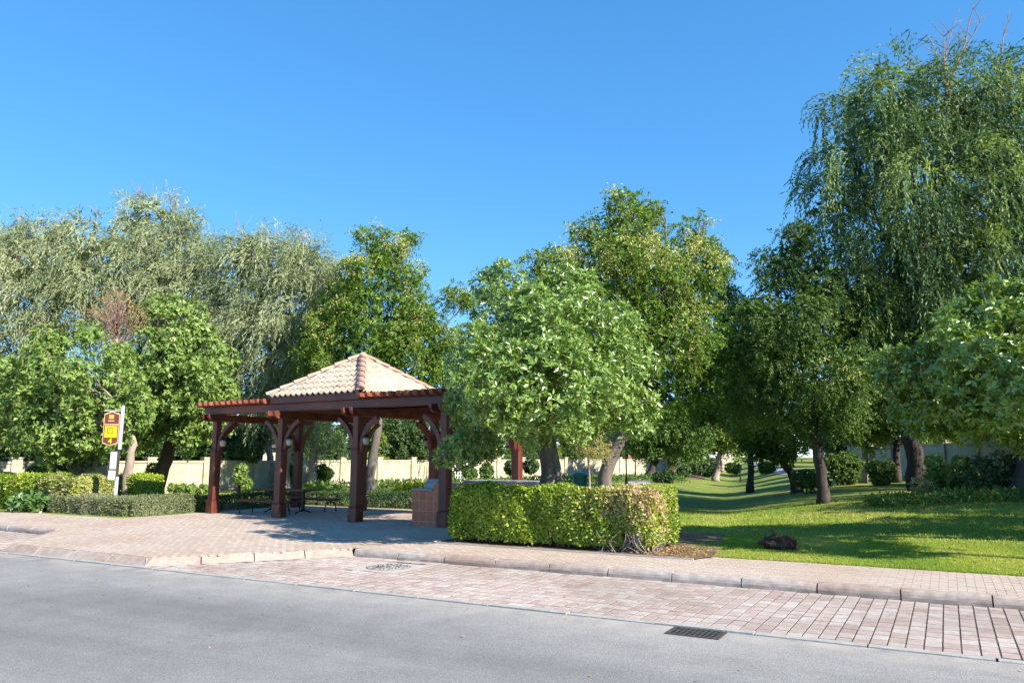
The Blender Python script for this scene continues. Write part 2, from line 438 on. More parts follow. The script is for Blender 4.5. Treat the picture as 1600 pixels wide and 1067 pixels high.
M['litter'] = leaf_mat('fallen_leaf', [(.20, .12, .05), (.33, .21, .09), (.42, .30, .13), (.25, .13, .06)], .8, .15, .1, (1, 1, 1))

# ------------------------------------------------------------------ leaves
def unit(v):
    return v / np.maximum(np.linalg.norm(v, axis=-1, keepdims=True), 1e-9)

def rand_dir(n):
    return unit(rng.normal(size=(n, 3)))

def leaves(P, D, L, W, rnd, hexa=False, fold=0.25, up=None, tri=False):
    """leaf blades from bases P along directions D; returns vertices, quads, rnd"""
    n = len(P)
    D = unit(D)
    ref = rand_dir(n) if up is None else unit(up + 0.5 * rand_dir(n))
    side = unit(np.cross(D, ref)); nor = np.cross(side, D)
    L = np.broadcast_to(np.asarray(L, float), (n,))[:, None]; W = np.broadcast_to(np.asarray(W, float), (n,))[:, None]
    if hexa:
        b = P; tip = P + D * L - nor * L * .12
        l1 = P + D * L * .32 + side * W * .46 + nor * W * fold; r1 = P + D * L * .32 - side * W * .46 + nor * W * fold
        l2 = P + D * L * .72 + side * W * .40 + nor * W * fold * .6; r2 = P + D * L * .72 - side * W * .40 + nor * W * fold * .6
        V = np.stack([b, l1, l2, tip, r2, r1], 1).reshape(-1, 3)
        i = np.arange(n)[:, None] * 6
        Q = np.concatenate([i + np.array([[0, 1, 2, 3]]), i + np.array([[0, 3, 4, 5]])])
        return V, Q, np.repeat(rnd, 6)
    if tri:
        V = np.stack([P + side * W * .5, P - side * W * .5, P + D * L], 1).reshape(-1, 3)
        return V, np.arange(n)[:, None] * 3 + np.array([[0, 1, 2]]), np.repeat(rnd, 3)
    l = P + D * L * .45 + side * W * .5; r = P + D * L * .45 - side * W * .5
    V = np.stack([P, l, P + D * L - nor * L * .1, r], 1).reshape(-1, 3)
    Q = np.arange(n)[:, None] * 4 + np.array([[0, 1, 2, 3]])
    return V, Q, np.repeat(rnd, 4)

_nd = rand_dir(14); _nf = rng.uniform(.5, 2.6, 14); _np = rng.uniform(0, 6.28, 14)
def wnoise(P, sc=1.0):
    v = 0
    for d, f, p in zip(_nd, _nf, _np):
        v = v + np.sin((P @ d) * f * 2.2 * sc + p) / 14 ** .5
    return v

def shell(clumps, n, inner=.55, gap=-9, sc=1.0):
    """points through the outer volume of a set of balls, with outward directions; gaps where the noise is low"""
    C = np.array([c[:3] for c in clumps]); r = np.array([c[3] for c in clumps])
    w = r ** 2; w = w / w.sum()
    k = rng.choice(len(C), int(n * 1.6), p=w)
    d = rand_dir(len(k))
    rad = r[k] * (inner + (1 - inner) * rng.random(len(k)) ** .6)
    P = C[k] + d * rad[:, None]
    nz = wnoise(P, sc)
    P = P + d * (nz * .16 * r[k])[:, None]
    inside = np.zeros(len(P), bool)
    for c, q in zip(C, r):
        inside |= (np.linalg.norm(P - c, axis=1) < q * .5)
    keep = (~inside) & (nz > gap)
    P, d, k = P[keep][:n], d[keep][:n], k[keep][:n]
    return P, d, k

def sub(clumps, k=9, f0=.26, f1=.46, out=.82):
    """break each ball into many smaller tufts set over its surface"""
    o = []
    for c in clumps:
        for i in range(k):
            d = rand_dir(1)[0]; d[2] *= .9
            q = c[3] * rng.uniform(f0, f1)
            o.append((c[0] + d[0] * c[3] * out, c[1] + d[1] * c[3] * out, c[2] + d[2] * c[3] * out, q))
    return o

def clump_px(lst, Y0):
    """(px, py, dY, radius px) -> world balls"""
    out = []
    for px, py, dY, rp in lst:
        p = at(px, py, Y0 + dY)
        out.append((p.x, p.y, p.z, rp * Y0 / F_PX))
    return out

def tone(k, n, amt=.45):
    """leaf tone: part clump, part leaf"""
    t = rng.random(400)
    return np.clip((1 - amt) * rng.random(n) + amt * t[k % 400], 0, 1)

def rosettes(clumps, n, per, L, W, hexa=True, inner=.6, upb=.35, gap=-9, sc=1.0):
    P, d, k = shell(clumps, n, inner, gap, sc)
    ax = unit(d + np.array([0, 0, upb]) + .5 * rand_dir(len(P)))
    n = len(P)
    Pn = np.repeat(P, per, 0); A = np.repeat(ax, per, 0); kk = np.repeat(np.arange(n), per)
    rad = rand_dir(n * per); rad = unit(rad - A * np.sum(rad * A, 1, keepdims=True))
    D = unit(rad + A * rng.uniform(.1, .9, (n * per, 1)))
    Lx = L * rng.uniform(.7, 1.25, n * per)
    return leaves(Pn + rad * .01, D, Lx, W * Lx / L * rng.uniform(.8, 1.2, n * per), tone(kk, n * per), hexa, .22, A)

def sprays(clumps, n, pairs, length, L, W, droop=.5, inner=.5, gap=-9, sc=1.0):
    P, d, k = shell(clumps, n, inner, gap, sc)
    n = len(P)
    ax = unit(d * .8 + rand_dir(n) * .6 + np.array([0, 0, -.15]))
    ln = length * rng.uniform(.6, 1.3, n)
    sd = unit(np.cross(ax, rand_dir(n)))
    out = []
    for i in range(pairs):
        f = (i + .5) / pairs
        q = P + ax * (ln * f)[:, None] + np.array([0, 0, -1.]) * (droop * ln * f * f)[:, None]
        for sg in (-1, 1):
            D = unit(sd * sg + ax * .6 + .35 * rand_dir(n) + np.array([0, 0, -.25]))
            Lx = L * rng.uniform(.7, 1.2, n)
            out.append(leaves(q, D, Lx, W * rng.uniform(.8, 1.2, n), tone(np.arange(n), n, .6)))
    return merge(out)

def filler(clumps, n, L, W, k=.8):
    """larger inner leaf sprays that close the crown"""
    return rosettes([(c[0], c[1], c[2], c[3] * k) for c in clumps], n, 5, L, W, False, .25)

def merge(parts):
    Vs, Qs, Rs = [], [], []
    b = 0
    for V, Q, r in parts:
        Vs.append(V); Qs.append(Q + b); Rs.append(r); b += len(V)
    return np.concatenate(Vs), np.concatenate(Qs), np.concatenate(Rs)

def strands(clumps, n, ln, step, L, W, wind=(0, 0, 0), inner=.35, gap=-9, sc=.8, sp2=.022, bunch=11, spread=.16):
    """hanging strands with narrow leaves set along them, several strands to a tassel"""
    P, d, k = shell(clumps, max(4, n // bunch), inner, gap, sc)
    nb = len(P)
    dirb = unit(d * np.array([1, 1, .5]) + .4 * rand_dir(nb) + np.array([0, 0, .25]))
    lb = ln * rng.uniform(.35, 1.2, nb); tb_ = rng.random(nb)
    P = np.repeat(P, bunch, 0); n = len(P)
    P = P + rng.normal(0, spread, (n, 3))
    vel = unit(np.repeat(dirb, bunch, 0) + .35 * rand_dir(n)); lens = np.repeat(lb, bunch) * rng.uniform(.5, 1.15, n)
    tn = np.clip(np.repeat(tb_, bunch) + rng.normal(0, .08, n), 0, 1)
    m = int(ln * 1.4 / step); wind = np.array(wind)
    out = []; pos = P.copy(); gone = np.zeros(n)
    for i in range(m):
        vel = unit(vel + np.array([0, 0, -1.]) * (.16 + .014 * i) + wind * .07 + rand_dir(n) * .06)
        pos = pos + vel * step; gone += step
        act = gone < lens
        if act.sum() < 2: break
        p = pos[act]; w_ = vel[act]; c = len(p)
        D = unit(w_ + rand_dir(c) * .55)
        Lx = L * rng.uniform(.6, 1.2, c)
        out.append(leaves(p + rand_dir(c) * sp2, D, Lx, W * rng.uniform(.8, 1.2, c), np.clip(tn[act] + rng.normal(0, .1, c), 0, 1)))
    return merge(out)

def leaf_obj(name, data, mat, parent):
    V, Q, r = data
    loc = np.array(parent.matrix_basis.translation) if parent else np.zeros(3)
    rz = parent.rotation_euler.z if parent else 0
    V = V - loc
    if rz:
        c, s = math.cos(-rz), math.sin(-rz)
        V = np.stack([V[:, 0] * c - V[:, 1] * s, V[:, 0] * s + V[:, 1] * c, V[:, 2]], 1)
    o = new_obj(name, np_mesh(name, V, Q, r), mat, parent)
    o['kind'] = 'stuff'
    return o

def curve_path(a, b, k=5, sag=.12):
    a = Vector(a); b = Vector(b)
    ln = (b - a).length
    pts = []
    off = Vector((random.uniform(-1, 1), random.uniform(-1, 1), random.uniform(0, .8))) * ln * sag
    for i in range(k + 1):
        f = i / k
        pts.append(a.lerp(b, f) + off * (4 * f * (1 - f)) + Vector((random.uniform(-1, 1), random.uniform(-1, 1), 0)) * ln * .012)
    return pts

def woody(root, trunk_pts, r0, r1, clumps, bark, limb_r=None, limbs=None, twigs=0):
    """trunk along points, limbs from its upper part to the clumps, all relative to root"""
    base = Vector(root.location)
    tp = [Vector(p) - base for p in trunk_pts]
    # refine
    pts = []
    for i in range(len(tp) - 1):
        for j in range(4):
            pts.append(tp[i].lerp(tp[i + 1], j / 4))
    pts.append(tp[-1])
    n = len(pts)
    rad = [r0 + (r1 - r0) * (i / (n - 1)) ** .8 for i in range(n)]
    rad[0] = r0 * 1.35; rad[1] = r0 * 1.12
    MB().tube([p + Vector((random.uniform(-1, 1), random.uniform(-1, 1), 0)) * r0 * .18 for p in pts], rad, 12, wob=.16).build('trunk', bark, root, smooth=True)
    b = MB()
    lr = limb_r or r1 * .8
    sel = list(clumps)
    for c in sel:
        e = Vector(c[:3]) - base
        j = random.randint(int(n * .7), n - 1)
        p = curve_path(pts[j], e)
        b.tube(p, [lr * (1 - .75 * i / (len(p) - 1)) for i in range(len(p))], 6, wob=.1)
        for q in range(3):
            e2 = e + Vector((random.uniform(-1, 1), random.uniform(-1, 1), random.uniform(-.4, 1))) * c[3] * .8
            b.tube(curve_path(p[random.randint(2, len(p) - 2)], e2, 4), [lr * .35, lr * .3, lr * .22, lr * .15, lr * .08], 5, wob=.1)
    b.build('branches', bark, root, smooth=True)

def tree_root(name, x, y, label, cat='tree', group=None):
    r = empty(name, (x, y, gzf(x, y)))
    return tag(r, label, cat, group)

# ================================================================== SETTING
def in_bed(s, t):
    return (-3.97 < s) & (s < 0.95) & (t > 4.1)

def walk_front(s):
    s = np.asarray(s, float)
    return np.where(s > -4.6, 2.76, np.where(s > -6.6, 0.25 + (s + 6.6) * 1.3, np.where(s > -10.7, 0.16, np.minimum(0.22 + (-10.7 - s) * 1.02, 2.41))))

def walk_back(s):
    s = np.asarray(s, float)
    return np.where(s > 0.95, 4.6, np.where(s > -3.95, 4.1, np.where(s > -14.4, 11.4, 4.95)))

# ground: one sheet, in street coordinates, reaching the horizon
ss = np.unique(np.concatenate([np.linspace(-600, -60, 20), np.linspace(-60, -20, 30), np.arange(-20, 32, .5), np.linspace(32, 120, 30), np.linspace(120, 600, 12), [-14.42, -14.38, -3.97, -3.93, .93, .97]]))
tt = np.unique(np.concatenate([np.linspace(-300, -10, 8), [-10, -3, 0, 2.5, 4.0, 4.06, 4.10, 4.56, 4.60, 4.92, 4.96, 11.38, 11.42], np.arange(5, 34, .5), np.linspace(34, 120, 60), np.linspace(120, 900, 25)]))
SS, TT = np.meshgrid(ss, tt)
XX = O.x + U.x * SS + N.x * TT; YY = O.y + U.y * SS + N.y * TT
ZZ = gz(XX, YY) + 0.012 * wnoise(np.stack([XX, YY, XX * 0], -1).reshape(-1, 3), .25).reshape(XX.shape) * sstep(6, 12, TT)
ZZ = np.where(TT < 4.09, -0.30, ZZ)
ZZ = np.where((TT < walk_back(SS) - .01), -0.16, ZZ)
ZZ = np.where(TT < -.5, -0.30, ZZ)
nS = len(ss); nT = len(tt)
idx = np.arange(nS * nT).reshape(nT, nS)
Q = np.stack([idx[:-1, :-1], idx[:-1, 1:], idx[1:, 1:], idx[1:, :-1]], -1).reshape(-1, 4)
gme = np_mesh('lawn', np.stack([SS, TT, ZZ], -1).reshape(-1, 3), Q)
tag(new_obj('lawn', gme, M['turf'], matrix=STREET, smooth=True), kind='structure')

def sheet(name, poly, z, mat):
    me = bpy.data.meshes.new(name)
    me.from_pydata([(a, b, z) for a, b in poly], [], [tuple(range(len(poly)))])
    return tag(new_obj(name, me, mat, matrix=STREET), kind='structure')

sheet('road', [(-300, -60), (300, -60), (300, -.13), (-300, -.13)], -.12, M['asphalt'])
bay = sheet('parking_bay', [(-300, -.01), (300, -.01), (300, 2.68), (-300, 2.68)], -.1200, M['sand_bed'])
pavement = tag(MB().add([(a, b, -.006) for a, b in [(60, 2.74), (60, 4.59), (.95, 4.59), (.95, 4.1), (-3.95, 4.1), (-3.95, 11.4), (-14.4, 11.4), (-14.4, 4.95), (-60, 4.95), (-60, 2.39), (-12.837, 2.39), (-10.637, .148), (-6.674, .148), (-4.674, 2.75)]],
        [tuple(range(14))]).build('pavement', M['walk_bed'], matrix=STREET), kind='structure')
bed = tag(MB().add([(-3.94, 4.12, .012), (.94, 4.12, .012), (1.15, 4.5, .02), (1.0, 5.4, .022), (.4, 8.3, .02), (-3.94, 8.3, .02)], [(0, 1, 2, 3, 4, 5)]).build('planting_bed', M['soil'], matrix=STREET), kind='structure')
tag(MB().box(-3.99, -3.95, 4.08, 11.4, -.05, .03).box(-3.95, .95, 4.06, 4.1, -.05, .022).build('bed_edging', M['concrete'], bed and None, matrix=STREET), kind='structure')

# channel blocks between road and bay: a row of flat pale kerb blocks
channel = tag(empty('road_channel', (O.x, O.y, 0), STREET_RZ), kind='structure')
cm = MB().box(-.49, .49, -.125, -.012, -.16, -.108).mesh('channel_block'); cm.materials.append(M['channel'])
for i in range(-22, 12):
    o = new_obj('channel_block', cm, None, channel); o.location = (i + .25, random.uniform(-.006, .006), random.uniform(-.004, .004)); o.rotation_euler.z = random.uniform(-.006, .006)

def pavers_np(cells, z, inset=.003, depth=.012):
    """cells: (n,4) s0,t0,s1,t1 -> chamfered paver tops"""
    c = np.asarray(cells); n = len(c)
    dz = rng.normal(0, .0006, n) + z
    tl = rng.normal(0, .0006, (n, 4))
    def ring(k, zz, jit):
        s0, t0, s1, t1 = c[:, 0] + k, c[:, 1] + k, c[:, 2] - k, c[:, 3] - k
        return np.stack([np.stack([s0, t0, zz + jit[:, 0]], 1), np.stack([s1, t0, zz + jit[:, 1]], 1), np.stack([s1, t1, zz + jit[:, 2]], 1), np.stack([s0, t1, zz + jit[:, 3]], 1)], 1)
    top = ring(inset, dz, tl); bot = ring(0, dz - depth, tl)
    V = np.concatenate([top, bot], 1).reshape(-1, 3)
    i = np.arange(n)[:, None] * 8
    Q = np.concatenate([i + np.array([[0, 1, 2, 3]])] + [i + np.array([[4 + a, 4 + b, b, a]]) for a, b in ((0, 1), (1, 2), (2, 3), (3, 0))])
    return V, Q, np.repeat(rng.random(n), 8)

def project(s, t, z=0):
    x = O.x + U.x * s + N.x * t; y = O.y + U.y * s + N.y * t
    f = y * math.cos(PITCH) + (z - CAM_Z) * math.sin(PITCH)
    return 800 + F_PX * x / f, f

def lay_pavers(name, cells, z, mat, parent, joint):
    cells = np.asarray(cells)
    px, f = project((cells[:, 0] + cells[:, 2]) / 2, (cells[:, 1] + cells[:, 3]) / 2)
    vis = (px > 10) & (px < 1590) & (f > 3)
    order = np.argsort(np.where(vis, f, 1e6))
    near = order[:300]; rest = order[300:]
    cache = {}
    for q in near:
        s0, t0, s1, t1 = cells[q]
        key = (round(s1 - s0, 3), round(t1 - t0, 3), random.randint(0, 2))
        if key not in cache:
            w, h = s1 - s0, t1 - t0
            V, Q, r = pavers_np([(-w / 2, -h / 2, w / 2, h / 2)], 0)
            me = np_mesh(name, V, Q, np.zeros(len(V))); me.materials.append(mat); cache[key] = me
        o = new_obj(name, cache[key], None, parent)
        o.location = ((s0 + s1) / 2, (t0 + t1) / 2, z + random.gauss(0, .0006))
        o.rotation_euler = (random.gauss(0, .003), random.gauss(0, .003), random.gauss(0, .008))
    V, Q, r = pavers_np(cells[rest], z)
    o = new_obj(name, np_mesh(name + 's', V, Q, r), mat, parent); o['kind'] = 'stuff'

cells = []
pw, ph = .148, .2165
for i in range(int((11 + 16) / pw)):
    s0 = 11 - i * pw
    off = random.uniform(-.045, .045)
    for j in range(-1, 13):
        t0 = j * ph + off; t1 = t0 + ph - .012
        t0, t1 = max(t0, .004), min(t1, 2.595)
        if t1 - t0 < .05: continue
        sc, tc = s0 - pw / 2, (t0 + t1) / 2
        lim = 2.6 if sc > -4.6 else (0.0 + (sc + 6.6) * 1.3 if sc > -6.6 else -1 if sc > -10.7 else min((-10.7 - sc) * 1.02, 2.25))
        if tc > lim - .04: continue
        if -3.72 < sc < -2.72 and 1.32 < tc < 2.3: continue
        cells.append((s0 - pw + .010, t0, s0, t1))
lay_pavers('bay_paver', cells, -.116, M['bay_paver'], bay, .01)

cells = []
t = .1; row = 0
while t < 11.4:
    s = 11.0 - (.1 if row % 2 else 0)
    while s > -24:
        sc = s - .1; tc = t + .05
        if walk_front(sc) + .04 < tc < walk_back(sc) - .04 and not (-3.99 < sc < -3.91 and tc > 4.1):
            cells.append((s - .195, t + .002, s, t + .098))
        s -= .2
    t += .1; row += 1
lay_pavers('pavement_paver', cells, 0.0, M['walk_paver'], pavement, .004)

# kerbstones
kerb = tag(empty('kerb', (O.x, O.y, 0), STREET_RZ), kind='structure')
prof = [(0, -.14), (.004, -.075), (.016, -.040), (.036, -.014), (.064, .003), (.098, .011), (.15, .012), (.15, -.14)]
kline = [(12.4, 2.6), (-4.6, 2.6), (-6.6, 0.0), (-10.7, 0.0), (-12.9, 2.25), (-26, 2.25)]
prof_full = prof
prof_low = [(0, -.14), (.002, -.112), (.03, -.088), (.07, -.055), (.11, -.022), (.135, -.006), (.15, .002), (.15, -.14)]
for ki, (a, b) in enumerate(zip(kline[:-1], kline[1:])):
    prof = prof_low if ki in (1, 2, 3) else prof_full
    a = Vector(a); b = Vector(b); ln = (b - a).length; d = (b - a) / ln
    cnt = max(1, round(ln / .93)); w = ln / cnt
    kms = []
    for v in range(3):
        mb = MB(); n = 8; vs = []; fs = []
        for i in range(n + 1):
            x = (w - .016) * (i / n - .5)
            for (yy, zz) in prof:
                e = .010 if i in (0, n) else .004
                vs.append((x, yy + random.uniform(-e, e) * .8, zz + (random.uniform(-e, e) if zz > -.1 else 0)))
        m = len(prof)
        for i in range(n):
            for j in range(m - 1):
                fs.append((i * m + j, i * m + j + 1, (i + 1) * m + j + 1, (i + 1) * m + j))
        fs.append(tuple(range(m))); fs.append(tuple(n * m + j for j in reversed(range(m))))
        me = mb.add(vs, fs).mesh('kerbstone'); me.materials.append(M['kerb_low'] if ki in (1, 2, 3) else M['kerb']); kms.append(me)
    for i in range(cnt):
        c = a + d * (w * (i + .5))
        o = new_obj('kerbstone', kms[i % 3], None, kerb)
        o.location = (c.x, c.y, random.uniform(-.005, .004)); o.rotation_euler = (0, 0, math.atan2(-d.y, -d.x) + random.gauss(0, .004))

# drain grate in the road
dg = tag(empty('drain_grate', S(2.24, -.30, -.117), STREET_RZ), 'rusty cast iron drain grate set in the asphalt beside the paved bay', 'drain grate')
MB().box(-.34, -.29, -.22, .165, -.02, .008).box(.29, .34, -.22, .165, -.02, .008).box(-.29, .29, -.22, -.185, -.02, .008).box(-.29, .29, .13, .165, -.02, .008).build('frame', M['iron'], dg, .004)
MB().box(-.29, .29, -.185, .13, -.001, .001).build('pit', M['pit'], dg)  # flat near-black plate, paints the shade of the hollow under the bars
MB().box(-.29, .29, -.04, -.015, -.0, .007).build('cross_bar', M['iron'], dg)
for (y0, y1) in ((-.185, -.04), (-.015, .13)):
    for i in range(9):
        x = -.26 + i * .064
        MB().add([(x, y0, .006), (x + .024, y0, .006), (x + .044, y1, .006), (x + .02, y1, .006), (x, y0, .0015), (x + .024, y0, .0015), (x + .044, y1, .0015), (x + .02, y1, .0015)],
                 [(0, 1, 2, 3), (4, 7, 6, 5), (0, 4, 5, 1), (2, 6, 7, 3), (1, 5, 6, 2), (3, 7, 4, 0)]).build('bar', M['iron'], dg)

dg.scale = (.78, .88, 1)
# manhole cover
mh = tag(empty('manhole_cover', S(-3.22, 1.81, -.12), STREET_RZ), 'round studded manhole cover in square concrete surround among pink pavers', 'manhole cover')
MB().box(-.48, .48, -.47, .47, -.03, .006).build('surround', M['concrete'], mh, .006)
MB().lathe([(.345, .002), (.345, .009)], (0, 0, 0), 28).build('rim', M['iron'], mh)
MB().lathe([(.33, .002), (.33, .012), (.325, .014)], (0, 0, 0), 28).build('lid', M['channel'], mh)
mb = MB()
for i in range(150):
    q = math.sqrt(random.random()) * .31; an = random.uniform(0, 6.28)
    mb.lathe([(random.uniform(.012, .02), .012), (.010, .020)], (q * math.cos(an), q * math.sin(an), 0), 6)
mb.build('studs', M['iron'], mh)['kind'] = 'stuff'

# ================================================================== PAVILION
PAV_RZ = STREET_RZ - R(3.4)
pav = tag(empty('pavilion', S(-9.67, 8.66, 0), PAV_RZ), 'dark red timber pavilion with pyramid tiled roof and open pergola wings on the plaza', 'pavilion')
PX = [-4.17, -1.39, 1.39, 4.17]; PY = [-1.55, 1.55]

def post_mesh():
    b = MB()
    b.box(-.14, .14, -.14, .14, 0, .34)
    b.box(-.128, .128, -.128, .128, .34, .37)
    b.box(-.112, .112, -.112, .112, .37, 1.76)
    b.box(-.122, .122, -.122, .122, 1.76, 1.80)
    b.box(-.09, .09, -.09, .09, 1.80, 2.82)
    me = b.mesh('post'); me.materials.append(M['wood']); return me
pm = post_mesh()

def brace_mesh(ax, sg):
    """curved knee brace, foot on the post, head on the beam"""
    b = MB(); n = 9; w = .045
    dep = .11
    vs = []; fs = []
    for i in range(n + 1):
        a = R(64) * i / n
        c0 = (.075 + 1.0 * (1 - math.cos(a)), 1.72 + .97 * math.sin(a))
        nx, nz_ = math.cos(a), -math.sin(a) * .9
        for q0 in (0, dep):
            h, z = c0[0] + nx * q0 * (1 if i else .35), c0[1] + nz_ * q0
            for q in (-w, w):
                vs.append((sg * h, q, z) if ax == 'x' else (q, sg * h, z))
    for i in range(n):
        k = i * 4
        fs += [(k, k + 4, k + 5, k + 1), (k + 2, k + 3, k + 7, k + 6), (k, k + 2, k + 6, k + 4), (k + 1, k + 5, k + 7, k + 3)]
    fs += [(0, 1, 3, 2), (n * 4, n * 4 + 2, n * 4 + 3, n * 4 + 1)]
    me = b.add(vs, fs).mesh('brace'); me.materials.append(M['wood']); return me
bms = {(a, s): brace_mesh(a, s) for a in 'xy' for s in (-1, 1)}

for i, x in enumerate(PX):
    for y in PY:
        p = new_obj('post', pm, None, pav); p.location = (x, y, 0)
        bv = p.modifiers.new('bevel', 'BEVEL'); bv.width = .008; bv.segments = 1; bv.limit_method = 'ANGLE'
        for (a, s) in bms:
            if a == 'x' and ((i == 0 and s < 0) or (i == 3 and s > 0)): continue
            if a == 'y' and s * y > 0: continue
            o = new_obj('brace', bms[(a, s)], None, pav); o.location = (x, y, 0)

# cross beams in pairs across each post row, ends cut to a curve
def cut_poly(y0, y1, z0, z1, c=.13):
    return [(y0, z1), (y0, z1 - (z1 - z0) * .45), (y0 + c * .35, z0 + (z1 - z0) * .22), (y0 + c, z0), (y1 - c, z0), (y1 - c * .35, z0 + (z1 - z0) * .22), (y1, z1 - (z1 - z0) * .45), (y1, z1)]
for x in PX:
    for dx in (-.135, .135):
        MB().prism(cut_poly(-1.98, 1.98, 2.60, 2.80), 'x', x + dx - .04, x + dx + .04).build('cross_beam', M['woodh'], pav, .006)
# long beams on top
for y in PY:
    for (x0, x1, dz) in ((-4.6, 4.6, 0),):
        for dy in (-.12, .12):
            yy = y + dy
            MB().prism(cut_poly(x0, x1, 2.802, 3.0), 'y', yy - .04, yy + .04).build('long_beam', M['woodh'], pav, .006)
# rafters on the wings
rm = MB().prism(cut_poly(-1.98, 1.98, 3.003, 3.145, .1), 'x', -.052, .052).mesh('rafter'); rm.materials.append(M['rafter'])
for i in range(12):
    o = new_obj('rafter', rm, None, pav); o.location = (-4.56 + i * (4.56 - 1.78) / 11, random.uniform(-.015, .015), 0)
for i in range(12):
    o = new_obj('rafter', rm, None, pav); o.location = (1.78 + i * (4.56 - 1.78) / 11, random.uniform(-.015, .015), 0)
# roof box, deck, tiles
RX, RY, RZ0, RZ1 = 1.66, 1.78, 3.20, 4.36
for (x0, x1, y0, y1) in ((-1.66, 1.66, -1.80, -1.72), (-1.66, 1.66, 1.72, 1.80), (-1.66, -1.60, -1.72, 1.72), (1.60, 1.66, -1.72, 1.72)):
    MB().box(x0, x1, y0, y1, 3.006, 3.20).build('fascia', M['woodh'], pav, .006)
for i in range(7):
    x = -1.45 + i * 2.9 / 6
    MB().box(x - .035, x + .035, -1.72, 1.72, 3.06, 3.18).build('ceiling_joist', M['woodh'], pav)
MB().add([(-RX, -RY, RZ0), (RX, -RY, RZ0), (RX, RY, RZ0), (-RX, RY, RZ0), (0, 0, RZ1)], [(0, 1, 4), (1, 2, 4), (2, 3, 4), (3, 0, 4), (3, 2, 1, 0)]).build('roof_deck', M['woodh'], pav)

def tile_face(half, run, rot):
    """tiles of one roof face; u across, v up the slope, in face coordinates, then rotated about z"""
    out = []
    slope = math.hypot(run, RZ1 - RZ0); ca, sa = run / slope, (RZ1 - RZ0) / slope
    courses = 7; ch = slope / courses; over = .07
    wv = 2 * half / 16
    cm_, sm_ = math.cos(rot), math.sin(rot)
    for c in range(courses):
        v0 = c * ch - over; v1 = (c + 1) * ch + .01
        hw = (half + .03) * (1 - max(v0, 0) / slope)
        k0 = -8
        for k in range(16):
            u0 = -half + k * wv; u1 = u0 + wv
            if u1 < -hw + .01 or u0 > hw - .01: continue
            vs = []; n = 8
            jz = random.gauss(0, .004)
            for (v, lift) in ((v0, .048), (v1, .018)):
                hv = (half + .05) * (1 - v / slope) if v > 0 else half + .05
                hv = max(hv, .001)
                for j in range(n + 1):
                    f = j / n
                    u = max(-hv, min(hv, u0 + wv * f))
                    h = .052 * math.cos(2 * math.pi * (f - .33)) * (1 if math.cos(2 * math.pi * (f - .33)) > 0 else .45) + lift + jz
                    y = -run + v * ca - h * sa * 1; z = RZ0 + v * sa + h * ca
                    vs.append((u, y, z))
            m = n + 1
            # lip thickness at the lower edge
            for j in range(n + 1):
                u, y, z = vs[j]; vs.append((u, y + sa * .018, z - ca * .018))
            fs = [(j, j + 1, m + j + 1, m + j) for j in range(n)] + [(j + 1, j, 2 * m + j, 2 * m + j + 1) for j in range(n)]
            vs = [(u * cm_ - y * sm_, u * sm_ + y * cm_, z) for u, y, z in vs]
            out.append((vs, fs))
    return out
for half, run, rot in ((RX, RY, 0), (RY, RX, math.pi / 2), (RX, RY, math.pi), (RY, RX, -math.pi / 2)):
    for vs, fs in tile_face(half, run, rot):
        me = bpy.data.meshes.new('roof_tile'); me.from_pydata(vs, [], fs); me.materials.append(M['tile'])
        new_obj('roof_tile', me, None, pav, smooth=True)
# hip caps
for sx in (-1, 1):
    for sy in (-1, 1):
        a = Vector((sx * (RX + .05), sy * (RY + .05), RZ0 + .02)); b = Vector((0, 0, RZ1 + .05)); d = (b - a); ln = d.length; d.normalize()
        side = d.cross(Vector((0, 0, 1))).normalized(); up = side.cross(d)
        for i in range(7):
            f0 = i / 7 * ln - .01; f1 = (i + 1) / 7 * ln + .05
            vs = []; n = 8
            for (f, r, lf) in ((f0, .105, .026), (f1, .085, .006)):
                for j in range(n + 1):
                    an = math.pi * j / n
                    vs.append(a + d * f + side * (r * math.cos(an)) + up * (r * .85 * math.sin(an) + lf))
            m = n + 1
            fs = [(j, j + 1, m + j + 1, m + j) for j in range(n)] + [tuple(range(n + 1))]
            me = bpy.data.meshes.new('hip_tile'); me.from_pydata([tuple(v) for v in vs], [], fs); me.materials.append(M['hip'])
            new_obj('hip_tile', me, None, pav, smooth=True)
MB().lathe([(.12, 0), (.13, .05), (.07, .1), (.02, .13)], (0, 0, RZ1 + .02), 12).build('roof_finial', M['hip'], pav, smooth=True)

# lanterns fixed to the posts
def lantern(x, y, sx, label):
    root = empty('post_lantern', pav.matrix_basis @ Vector((x + sx * .20, y, 1.98)), PAV_RZ)
    tag(root, label, 'lantern', 'lanterns on the pavilion posts')
    MB().box(min(0, -sx * .09), max(0, -sx * .09), -.012, .012, .16, .185).build('bracket', M['black_metal'], root)
    MB().lathe([(.012, .19), (.02, .165), (.105, .10), (.11, .085), (.06, .085)], n=12).build('cap', M['black_metal'], root)
    MB().lathe([(.062, .083), (.085, .02), (.075, -.06), (.045, -.10)], n=12).build('globe', M['globe'], root, smooth=True)
    MB().lathe([(.048, -.10), (.05, -.115), (.012, -.15)], n=12).build('base', M['black_metal'], root)
names = [(0, 0, 1, 'lantern on the outermost front post of the pavilion wing by the sign'), (1, 0, 1, 'lantern on front post at the tiled roof corner beside the picnic table'),
         (2, 0, 1, 'lantern on front post under the lower hip of the tiled roof'), (1, 1, -1, 'lantern on rear post behind the picnic table'),
         (2, 1, -1, 'lantern on rear post at the far tiled roof corner'), (3, 1, -1, 'lantern on rear end post rising behind the long hedge')]
for i, j, sx, lb in names:
    lantern(PX[i] + sx * .09, PY[j], sx, lb)

